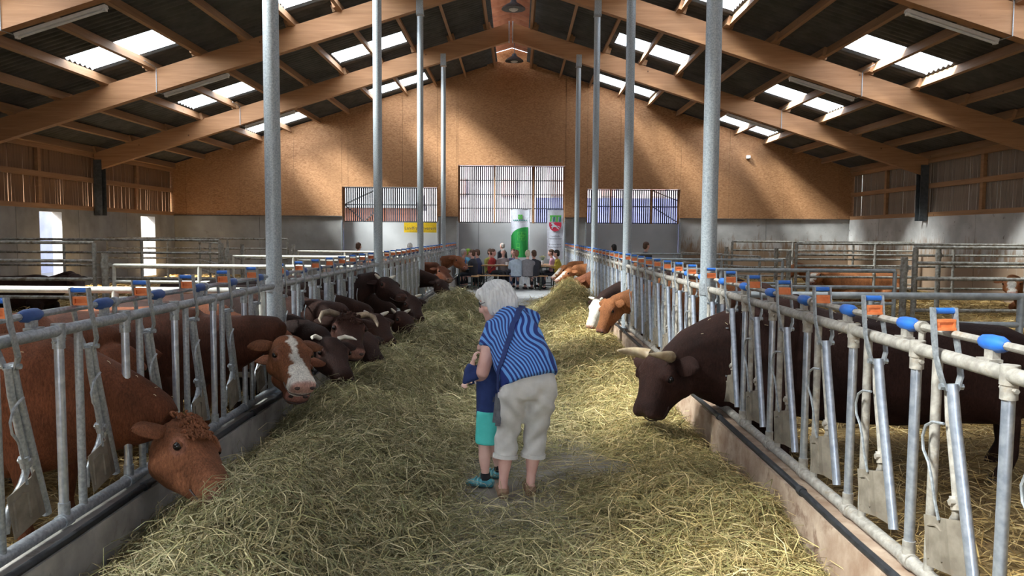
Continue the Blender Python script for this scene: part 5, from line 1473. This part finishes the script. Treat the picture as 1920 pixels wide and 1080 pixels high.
guest('dark-haired person low behind the left pen rails', (-5.2, 25.4, 0.1), -0.3, DK, BRN, DK, False, 1.05, 'people beyond the pens')

# tables and benches
def trestle(name, label, c, L, ang, h, w, cat):
    root = thing(name, label, cat, c, ang, 'folding beer tables and benches')
    def p(nm, mb, m):
        o = bpy.data.objects.new(nm, mb.mesh(nm, m)); return link(o, root)
    n = 3 if w > 0.4 else 1
    for k in range(n):
        ww = w / n
        p('plank', MB().bevbox((0, -w / 2 + ww * (k + 0.5), h - 0.014), (L, ww - 0.006, 0.028), 0.005), TABLE_WOOD)
    for e in (-1, 1):
        x = e * (L / 2 - 0.25)
        for s in (-1, 1):
            p('leg', MB().between((x, s * w * 0.38, 0), (x, s * w * 0.38, h - 0.03), 0.035, 0.035, (1, 0, 0)), BENCH_METAL)
        p('leg_bar', MB().between((x, -w * 0.38, 0.12), (x, w * 0.38, 0.12), 0.03, 0.03).between((x, -w * 0.38, h - 0.06), (x, w * 0.38, h - 0.06), 0.03, 0.03), BENCH_METAL)
        p('brace', MB().between((x, 0, h * 0.45), (x - e * 0.35, 0, h - 0.04), 0.02, 0.02), BENCH_METAL)
trestle('beer_table', 'orange wooden folding table in the middle of the gathering', px(955, 25.25, 0), 2.2, 0.0, 0.76, 0.5, 'table')
trestle('beer_bench', 'folding bench in front of the middle table', px(962, 24.5, 0), 2.2, 0.0, 0.46, 0.26, 'bench')
trestle('beer_bench', 'folding bench behind the middle table', px(955, 26.0, 0), 2.2, 0.0, 0.46, 0.26, 'bench')
trestle('beer_table', 'folding table beside the left feed fence', px(875, 25.2, 0), 1.9, PI / 2, 0.76, 0.5, 'table')
trestle('beer_bench', 'folding bench under the man in the black jacket', px(893, 24.9, 0), 1.9, PI / 2, 0.46, 0.26, 'bench')
trestle('beer_table', 'folding table at the right under the white flag', px(1025, 25.6, 0), 1.9, PI / 2, 0.76, 0.5, 'table')
trestle('beer_bench', 'folding bench under the mustard yellow guest', px(1046, 25.4, 0), 1.9, PI / 2, 0.46, 0.26, 'bench')
jc = px(984, 24.34, 0.0)
mbj = MB(); nx_, nz_ = 7, 7
V = []; F = []
for lay in (0, 1):
    for i in range(nx_):
        for j in range(nz_):
            u_ = i / 6 - 0.5; v_ = j / 6
            V.append((jc[0] + u_ * 0.24 * (1 - 0.25 * v_), jc[1] - 0.02 + (0.012 if lay else 0) + 0.02 * math.sin(u_ * 14), 0.475 - v_ * 0.28 + 0.03 * math.cos(u_ * 9)))
for lay in (0, 1):
    for i in range(6):
        for j in range(6):
            a = lay * 49 + i * 7 + j; F.append((a, a + 1, a + 8, a + 7))
tag(MB().add(V, F).build('cloth', flat_mat('white_cloth', (0.62, 0.64, 0.68))), 'small white cloth hanging over the front bench', 'cloth')
fp = px(1017, 25.9, 0.76)
vs_ = thing('flower_vase', 'small vase of pale flowers on the rightmost table', 'vase', fp)
MB().tube([(fp[0], fp[1], 0.76), (fp[0], fp[1], 0.84), (fp[0], fp[1], 0.90)], [0.04, 0.05, 0.03], 10).build('vase', LAMP_WHITE, vs_, True)
mb = MB()
for k in range(12):
    a = k * 2.4; r = 0.03 + 0.008 * k
    mb.tube([(fp[0], fp[1], 0.88), (fp[0] + r * math.cos(a), fp[1] + r * math.sin(a), 1.0 + 0.01 * (k % 4))], 0.004, 4)
mb.build('stems', flat_mat('stem_green', (0.10, 0.2, 0.05)), vs_)
for k in range(12):
    a = k * 2.4; r = 0.03 + 0.008 * k
    MB().ball((fp[0] + r * math.cos(a), fp[1] + r * math.sin(a), 1.01 + 0.01 * (k % 4)), 0.02, 6, 5).build('blossom', flat_mat('blossom', (0.6, 0.62, 0.35)), vs_, True)
for k, (u, y, lab, c) in enumerate([(950, 25.2, 'white cup on the middle table', (0.8, 0.8, 0.8)), (933, 25.3, 'pale plate on the middle table', (0.7, 0.7, 0.68)), (1012, 25.2, 'red cup on the table under the white flag', (0.5, 0.05, 0.05)), (872, 25.0, 'blue bottle on the table beside the left fence', (0.05, 0.15, 0.4))]):
    c_ = px(u, y, 0.76)
    prof = [(0.04, 0), (0.045, 0.10), (0.042, 0.10)] if 'cup' in lab else ([(0.08, 0), (0.11, 0.015), (0.10, 0.016)] if 'plate' in lab else [(0.035, 0), (0.035, 0.14), (0.012, 0.18), (0.012, 0.23)])
    nm = lab.split()[1]
    o = MB().rings([[(c_[0] + r * math.cos(2 * PI * q / 12), c_[1] + r * math.sin(2 * PI * q / 12), 0.76 + h) for q in range(12)] for r, h in prof]).build(nm, flat_mat('tw%d' % k, c), None, True)
    tag(o, lab, nm)
# ================================================================ banners with their print
def cloth_sheet(name, x0, x1, z0, z1, y, m, root, amp=0.025, nx=16, nz=16):
    V = []; F = []
    for lay in (0, 1):
        for j in range(nz + 1):
            for i in range(nx + 1):
                u, v = i / nx, j / nz
                V.append((x0 + (x1 - x0) * u, y + wav(u, v, amp) + (0.004 if lay else 0), z0 + (z1 - z0) * v))
    n = (nx + 1) * (nz + 1)
    for lay in (0, 1):
        for j in range(nz):
            for i in range(nx):
                a = lay * n + j * (nx + 1) + i; F.append((a, a + 1, a + nx + 2, a + nx + 1))
    return MB().add(V, F).build(name, m, root, True)
def wav(u, v, amp): return amp * math.sin(u * 7.5 + v * 2.2) * (1 - 0.6 * v) 
def on_sheet(poly, x0, x1, z0, z1, y, amp, off=0.006):
    out = []
    for (x, z) in poly:
        u = (x - x0) / (x1 - x0); v = (z - z0) / (z1 - z0)
        out.append((x, y + wav(u, v, amp) - off, z))
    return out
def printed(name, polys, box, m, root, parent=None, amp=0.025, off=0.006):
    mb = MB()
    for p in polys:
        q = on_sheet(p, *box, amp, off)
        mb.add(q, [tuple(range(len(q)))])
    return mb.build(name, m, parent or root, False, None, root)
def lettering(text, x, z, y, size, m, root, parent, align='CENTER'):
    cu = bpy.data.curves.new('lettering', 'FONT'); cu.body = text; cu.size = size; cu.align_x = align; cu.extrude = 0.001
    o = bpy.data.objects.new('lettering', cu)
    o.data.materials.append(m)
    r = wloc(root)
    o.location = (x - r.x, y - r.y, z - r.z); o.rotation_euler = (PI / 2, 0, 0)
    COL.objects.link(o); TEXTS.append((o, parent))
TEXTS = []
WHITE_CL = flat_mat('banner_white', (0.60, 0.63, 0.74)); GREEN_CL = flat_mat('banner_green', (0.01, 0.27, 0.05)); LIME = flat_mat('banner_lime', (0.10, 0.50, 0.08))
YEL = flat_mat('banner_yellow', (0.78, 0.52, 0.01)); PRINT_D = flat_mat('print_dark', (0.03, 0.035, 0.08)); RED_CL = flat_mat('banner_red', (0.52, 0.02, 0.06)); TEALP = flat_mat('print_teal', (0.02, 0.20, 0.18))
YY = YB - 0.12
# yellow banner
yb_ = thing('banner', 'long yellow banner with dark lettering hanging below the left slatted gate', 'banner', (-3.3, YY, 1.8))
bx = (-3.88, -2.76, 1.80, 2.14, YY)
cloth_sheet('cloth', *bx, YEL, yb_, 0.01)
lettering('Landfrauenverein', -3.32, 1.90, YY - 0.03, 0.155, PRINT_D, yb_, yb_)
MB().tube([(-3.9, YY + 0.02, 2.15), (-2.74, YY + 0.02, 2.15)], 0.008, 6).build('cord', DARK_STEEL, yb_)
for tx_ in (-3.85, -2.80): MB().tube([(tx_, YY + 0.02, 2.15), (tx_, YB + 0.19, 2.20)], 0.006, 5).build('tie', DARK_STEEL, yb_)
# green and white flag
gx0, gx1, gz0, gz1 = -0.20, 0.44, 0.96, 2.62
gf = thing('flag', 'hanging white flag with a large green leaf-shaped field', 'flag', (0.12, YY, gz0))
bx = (gx0, gx1, gz0, gz1, YY); cloth_sheet('cloth', *bx, WHITE_CL, gf)
poly = [(gx0 + 0.01, gz0 + 0.02)] + [(gx0 + 0.012, gz0 + 0.1 * k) for k in range(1, 7)] + [(gx0 + 0.05, 1.70), (gx0 + 0.10, 1.84), (gx0 + 0.20, 1.93), (gx0 + 0.36, 1.98), (gx1 - 0.05, 2.0)] + [(gx1 - 0.05, 2.0 - 0.1 * k) for k in range(1, 10)] + [(gx1 - 0.04, gz0 + 0.02)]
# split into strips so that the field follows the folds
strips = []
for k in range(10):
    xa, xb = gx0 + 0.012 + 0.058 * k, gx0 + 0.012 + 0.058 * (k + 1)
    def top(x):
        u = (x - gx0) / 0.6
        return 1.62 + 0.38 * math.sqrt(max(0, 1 - (1 - min(u, 1)) ** 2.4))
    for j in range(12):
        strips.append([(xa, gz0 + 0.01 + (top(xa) - gz0) * j / 12), (xb, gz0 + 0.01 + (top(xb) - gz0) * j / 12), (xb, gz0 + 0.01 + (top(xb) - gz0) * (j + 1) / 12), (xa, gz0 + 0.01 + (top(xa) - gz0) * (j + 1) / 12)])
printed('green_field', strips, bx, GREEN_CL, gf)
def ringsq(cx, cz, s, w): 
    o = [(cx - s, cz - s), (cx + s, cz - s), (cx + s, cz + s), (cx - s, cz + s)]; i = [(cx - s + w, cz - s + w), (cx + s - w, cz - s + w), (cx + s - w, cz + s - w), (cx - s + w, cz + s - w)]
    return [[o[k], o[(k + 1) % 4], i[(k + 1) % 4], i[k]] for k in range(4)]
pl = []
for cx, cz in ((0.10, 1.78), (0.24, 1.78), (0.10, 1.62), (0.24, 1.62), (0.17, 1.70), (0.05, 1.38), (0.05, 1.24)): pl += ringsq(cx, cz, 0.065, 0.012)
printed('line_emblem', pl, bx, LIME, gf, None, 0.025, 0.009)
printed('clover_emblem', [[(0.12 + dx - 0.036, 2.36 + dz - 0.036), (0.12 + dx + 0.036, 2.36 + dz - 0.036), (0.12 + dx + 0.036, 2.36 + dz + 0.036), (0.12 + dx - 0.036, 2.36 + dz + 0.036)] for dx in (-0.04, 0.04) for dz in (-0.04, 0.04)], bx, LIME, gf, None, 0.025, 0.009)
printed('caption_blocks', [[(-0.12 + 0.062 * k, 2.225), (-0.12 + 0.062 * k + 0.042, 2.225), (-0.12 + 0.062 * k + 0.042, 2.26), (-0.12 + 0.062 * k, 2.26)] for k in range(8)], bx, TEALP, gf, None, 0.025, 0.009)
MB().tube([(gx0 - 0.02, YY + 0.01, gz1 + 0.01), (gx1 + 0.02, YY + 0.01, gz1 + 0.01)], 0.01, 6).build('rod', DARK_STEEL, gf)
for tx_ in (gx0, gx1): MB().tube([(tx_, YY + 0.01, gz1 + 0.01), (tx_, YB + 0.26, gz1 + 0.03)], 0.006, 5).build('tie', DARK_STEEL, gf)
# white flag with the red crest
wx0, wx1 = 1.05, 1.60
wfz = thing('flag', 'hanging white flag with a red crest, green letters and dark lines of text', 'flag', (1.32, YY, gz0 - 0.05))
bx = (wx0, wx1, gz0 - 0.05, gz1 - 0.02, YY); cloth_sheet('cloth', *bx, WHITE_CL, wfz, 0.015)
cx = 1.325
sh_p = [(cx - 0.21, 2.18), (cx + 0.21, 2.18), (cx + 0.215, 2.08), (cx + 0.18, 1.97), (cx + 0.11, 1.90), (cx, 1.865), (cx - 0.11, 1.90), (cx - 0.18, 1.97), (cx - 0.215, 2.08)]
printed('red_crest', [sh_p], bx, RED_CL, wfz, None, 0.0, 0.022)
horse = [[(cx - 0.15, 2.03), (cx - 0.09, 2.08), (cx - 0.02, 2.09), (cx + 0.06, 2.06), (cx + 0.07, 2.00), (cx - 0.02, 2.02), (cx - 0.08, 2.01)], [(cx - 0.09, 2.07), (cx - 0.02, 2.09), (cx - 0.06, 2.16), (cx - 0.11, 2.17), (cx - 0.16, 2.11), (cx - 0.12, 2.12)],
         [(cx + 0.03, 2.06), (cx + 0.07, 2.02), (cx + 0.14, 1.95), (cx + 0.12, 1.935), (cx + 0.04, 1.99)], [(cx + 0.05, 2.06), (cx + 0.13, 2.05), (cx + 0.17, 1.99), (cx + 0.12, 2.02)], [(cx - 0.09, 2.03), (cx - 0.13, 1.98), (cx - 0.09, 1.95), (cx - 0.08, 1.965), (cx - 0.10, 1.985), (cx - 0.05, 2.02)]]
printed('white_horse', horse, bx, WHITE_CL, wfz, None, 0.0, 0.026)
for k in range(4):
    printed('green_stroke', [[(cx - 0.19 + 0.105 * k, 2.20), (cx - 0.13 + 0.105 * k, 2.20), (cx - 0.11 + 0.105 * k, 2.42), (cx - 0.17 + 0.105 * k, 2.42)]], bx, LIME if k % 2 == 0 else TEALP, wfz, None, 0.0, 0.022)
printed('green_bar', [[(cx - 0.19, 2.37), (cx + 0.20, 2.37), (cx + 0.20, 2.42), (cx - 0.19, 2.42)]], bx, LIME, wfz, None, 0.0, 0.024)
for tx, z, sz in (('Landvolk', 1.68, 0.085), ('Niedersachsen', 1.60, 0.075), ('Kreisverband', 1.40, 0.075), ('Rotenburg e.V.', 1.31, 0.075)):
    lettering(tx, cx, z, YY - 0.03, sz, PRINT_D, wfz, wfz)
MB().tube([(wx0 - 0.02, YY + 0.01, gz1 - 0.01), (wx1 + 0.02, YY + 0.01, gz1 - 0.01)], 0.01, 6).build('rod', DARK_STEEL, wfz)
for tx_ in (wx0, wx1): MB().tube([(tx_, YY + 0.01, gz1 - 0.01), (tx_, YB + 0.26, gz1 + 0.01)], 0.006, 5).build('tie', DARK_STEEL, wfz)

dg = bpy.context.evaluated_depsgraph_get(); dg.update()
for (o, parent) in TEXTS:
    me = bpy.data.meshes.new_from_object(o.evaluated_get(dg))
    n = bpy.data.objects.new('lettering', me); n.location = o.location; n.rotation_euler = o.rotation_euler
    if not me.materials: me.materials.append(PRINT_D)
    bpy.data.objects.remove(o); n.name = 'lettering'; link(n, parent)

# ================================================================ hay
_l = np.random.default_rng(5)
LUMPS = []
for k in range(150):   # left windrow
    y = _l.uniform(2.2, 18.5); LUMPS.append((_l.normal(-1.25, 0.34), y, _l.uniform(0.16, 0.42), _l.uniform(0.03, 0.115)))
for k in range(90):
    y = _l.uniform(2.2, 20.5); LUMPS.append((_l.normal(1.12, 0.28), y, _l.uniform(0.14, 0.34), _l.uniform(0.02, 0.08)))
for k in range(34):    # big mound on the right
    LUMPS.append((_l.normal(0.98, 0.26), _l.normal(15.6, 1.3), _l.uniform(0.3, 0.6), _l.uniform(0.035, 0.10)))
for k in range(60):
    LUMPS.append((_l.uniform(-0.6, 0.8), _l.uniform(2.5, 12.5), _l.uniform(0.12, 0.3), _l.uniform(0.0, 0.035)))
LUMPS = np.array(LUMPS)
def hay_h(x, y):
    x = np.asarray(x, float); y = np.asarray(y, float)
    fade_l = 1 / (1 + np.exp((y - 18.4) / 0.6)); fade_r = 1 / (1 + np.exp((y - 20.5) / 0.6))
    xl = -1.36 + 0.10 * np.sin(y * 1.1)
    near = np.clip((y - 2.6) / 2.2, 0, 1)
    h = (0.10 + 0.10 * near) * np.exp(-((x - xl) / 0.50) ** 2) * fade_l
    h = h + (0.07 + 0.07 * np.clip((y - 8) / 4, 0, 1)) * np.exp(-((x - 1.18) / 0.38) ** 2) * fade_r
    for (lx, ly, r, a) in LUMPS:
        h = h + a * np.exp(-(((x - lx) ** 2 + (y - ly) ** 2) / (r * r)))
    # scraped bare strips of floor
    bare = np.exp(-(((x - 0.45) / 0.8) ** 2 + ((y - 5.7) / 0.55) ** 2)) + 0.8 * np.exp(-(((x - 0.0) / 0.35) ** 2 + ((y - 3.2) / 0.5) ** 2)) + np.exp(-((x + 0.05) / 0.40) ** 2) * np.clip((y - 12.5) / 2, 0, 1) + 1.0 * np.exp(-(((x + 0.08) / 0.32) ** 2 + ((y - 5.1) / 0.42) ** 2))
    return np.maximum(h * (1 - np.clip(bare, 0, 0.95)) - 0.015, -0.03)
HAYC = np.array([(0.38, 0.33, 0.16), (0.29, 0.28, 0.13), (0.22, 0.22, 0.10), (0.48, 0.41, 0.22), (0.32, 0.26, 0.14), (0.19, 0.18, 0.09), (0.58, 0.51, 0.31)])
x0, x1 = -2.06, 1.58
xs = np.arange(x0, x1, 0.045); ys = np.arange(1.2, 21.5, 0.05)
X, Y = np.meshgrid(xs, ys)
Hh = hay_h(X, Y) + 0.012 * (RNG.random(X.shape) - 0.5)
V = np.stack([X, Y, Hh], -1).reshape(-1, 3); nx = len(xs)
i, j = np.meshgrid(np.arange(len(ys) - 1), np.arange(nx - 1), indexing='ij'); a = (i * nx + j).ravel()
F = np.stack([a, a + 1, a + 1 + nx, a + nx], -1)
keep = V[F, 2].max(1) > 0.004
c = HAYC[RNG.integers(0, len(HAYC), len(V))] * 0.72
hm = fast_mesh('hay_heap', V, F[keep], HEAP_M, c, True)
ho_ = bpy.data.objects.new('hay_windrow', None); COL.objects.link(ho_)
tag(ho_, 'greenish-yellow loose hay spread along both sides of the feed alley', 'hay', None, 'stuff')
o = bpy.data.objects.new('heap', hm); link(o, ho_)

def stalks(name, P, ang, tilt, L, W, bend, C, m, parent):
    """thin folded blades of hay, four stations each"""
    n = len(P)
    d = np.stack([np.cos(ang) * np.cos(tilt), np.sin(ang) * np.cos(tilt), np.sin(tilt)], -1)
    sd = np.stack([-np.sin(ang), np.cos(ang), np.zeros(n)], -1)
    rollv = RNG.uniform(-0.9, 0.9, n)
    up = np.cross(d, sd)
    w = sd * np.cos(rollv)[:, None] + up * np.sin(rollv)[:, None]
    bz = RNG.normal(0, 1, (n, 3)); bz[:, 2] = np.abs(bz[:, 2]) * 0.8
    st = []
    for t in (-0.5, -0.17, 0.17, 0.5):
        c = P + d * (L * t)[:, None] + bz * (bend * L * (0.25 - t * t))[:, None]
        ww = W * (1.0 if abs(t) < 0.3 else 0.55)
        st += [c - w * ww[:, None] / 2, c + w * ww[:, None] / 2]
    V = np.stack(st, 1).reshape(-1, 3)
    V[:, 2] = np.maximum(V[:, 2], 0.003)
    b = (np.arange(n) * 8)[:, None]
    F = np.concatenate([b + np.array([[0, 1, 3, 2]]), b + np.array([[2, 3, 5, 4]]), b + np.array([[4, 5, 7, 6]])], 1).reshape(-1, 4)
    me = fast_mesh(name, V, F, m, np.repeat(C, 8, 0))
    o = bpy.data.objects.new(name, me); return link(o, parent)
def scatter(n, ylo, yhi, p):
    """rejection-sampled positions, denser where hay lies thick"""
    out = []
    while sum(len(q) for q in out) < n:
        m_ = n * 2
        y = ylo + (yhi - ylo) * RNG.random(m_) ** p; x = RNG.uniform(x0 + 0.03, x1 - 0.02, m_)
        h = hay_h(x, y)
        prob = np.clip(0.34 + h * 9, 0.0, 1.0)
        bare = np.exp(-(((x - 0.5) / 0.75) ** 2 + ((y - 5.7) / 0.45) ** 2)) * 0.85 + 0.6 * np.exp(-(((x - 0.0) / 0.3) ** 2 + ((y - 3.1) / 0.4) ** 2)) + np.exp(-((x + 0.05) / 0.42) ** 2) * np.clip((y - 12.0) / 2.5, 0, 1) + 0.92 * np.exp(-(((x + 0.05) / 0.26) ** 2 + ((y - 5.02) / 0.30) ** 2)) + 0.9 * np.exp(-(((x + 0.22) / 0.16) ** 2 + ((y - 5.25) / 0.25) ** 2))
        prob = prob * (1 - np.clip(bare, 0, 0.97)) * (1 / (1 + np.exp((y - np.where(x < 0, 18.6, 20.3)) / 0.3)))
        k = RNG.random(m_) < prob
        out.append(np.stack([x[k], y[k]], -1))
    q = np.concatenate(out)[:n]
    return q
for nm, n, lo, hi, p, lw in (('hay_stalks', 150000, 2.2, 9.0, 1.25, 1.0), ('hay_stalks', 60000, 8.5, 20.8, 1.2, 1.7)):
    q = scatter(n, lo, hi, p)
    z = np.maximum(hay_h(q[:, 0], q[:, 1]), 0.0) + RNG.random(n) ** 1.5 * 0.045
    P = np.column_stack([q, z])
    e = 0.03
    gx = (hay_h(q[:, 0] + e, q[:, 1]) - hay_h(q[:, 0] - e, q[:, 1])) / (2 * e); gy = (hay_h(q[:, 0], q[:, 1] + e) - hay_h(q[:, 0], q[:, 1] - e)) / (2 * e)
    ang = RNG.uniform(0, 2 * PI, n)
    tilt = np.arctan(gx * np.cos(ang) + gy * np.sin(ang)) + RNG.normal(0, 0.16, n)
    L = RNG.uniform(0.09, 0.36, n) * (1 + 0.25 * (lw - 1)); W = RNG.uniform(0.0022, 0.0054, n) * lw
    ci = RNG.integers(0, len(HAYC), n)
    C = HAYC[ci] * RNG.uniform(0.75, 1.55, n)[:, None]
    # sunlit look painted in: right windrow tinted brighter and yellower, the green left darkened
    sun_tint = np.clip((q[:, 0] - 0.1) / 0.8, 0, 1)[:, None]
    C = C * 0.88 * (1 - sun_tint) + (C * np.array([[1.22, 1.10, 0.92]])) * sun_tint
    stalks(nm, P, ang, tilt, L, W, np.full(n, 0.9), C, HAY_M, ho_)
# straw of the pens
so = bpy.data.objects.new('straw_bedding', None); COL.objects.link(so)
tag(so, 'loose golden straw scattered over the pen floors', 'straw', None, 'stuff')
STRAWC = np.array([(0.56, 0.40, 0.16), (0.46, 0.31, 0.11), (0.36, 0.23, 0.08), (0.64, 0.49, 0.24), (0.28, 0.18, 0.07)])
for side in (-1, 1):
    for n, ylo, yhi, xa, xb, W0 in ((16000, 2.0, 9.0, 0.1, 5.0, 0.006), (22000, 6.0, 26.0, 2.0, 9.2, 0.011)):
        y = RNG.uniform(ylo, yhi, n); x = (fence_x(side, 5) + side * RNG.uniform(xa, xb, n))
        z = litter_h(x, y) + RNG.random(n) * 0.05
        ang = RNG.uniform(0, 2 * PI, n)
        C = STRAWC[RNG.integers(0, 5, n)] * RNG.uniform(0.7, 1.2, n)[:, None]
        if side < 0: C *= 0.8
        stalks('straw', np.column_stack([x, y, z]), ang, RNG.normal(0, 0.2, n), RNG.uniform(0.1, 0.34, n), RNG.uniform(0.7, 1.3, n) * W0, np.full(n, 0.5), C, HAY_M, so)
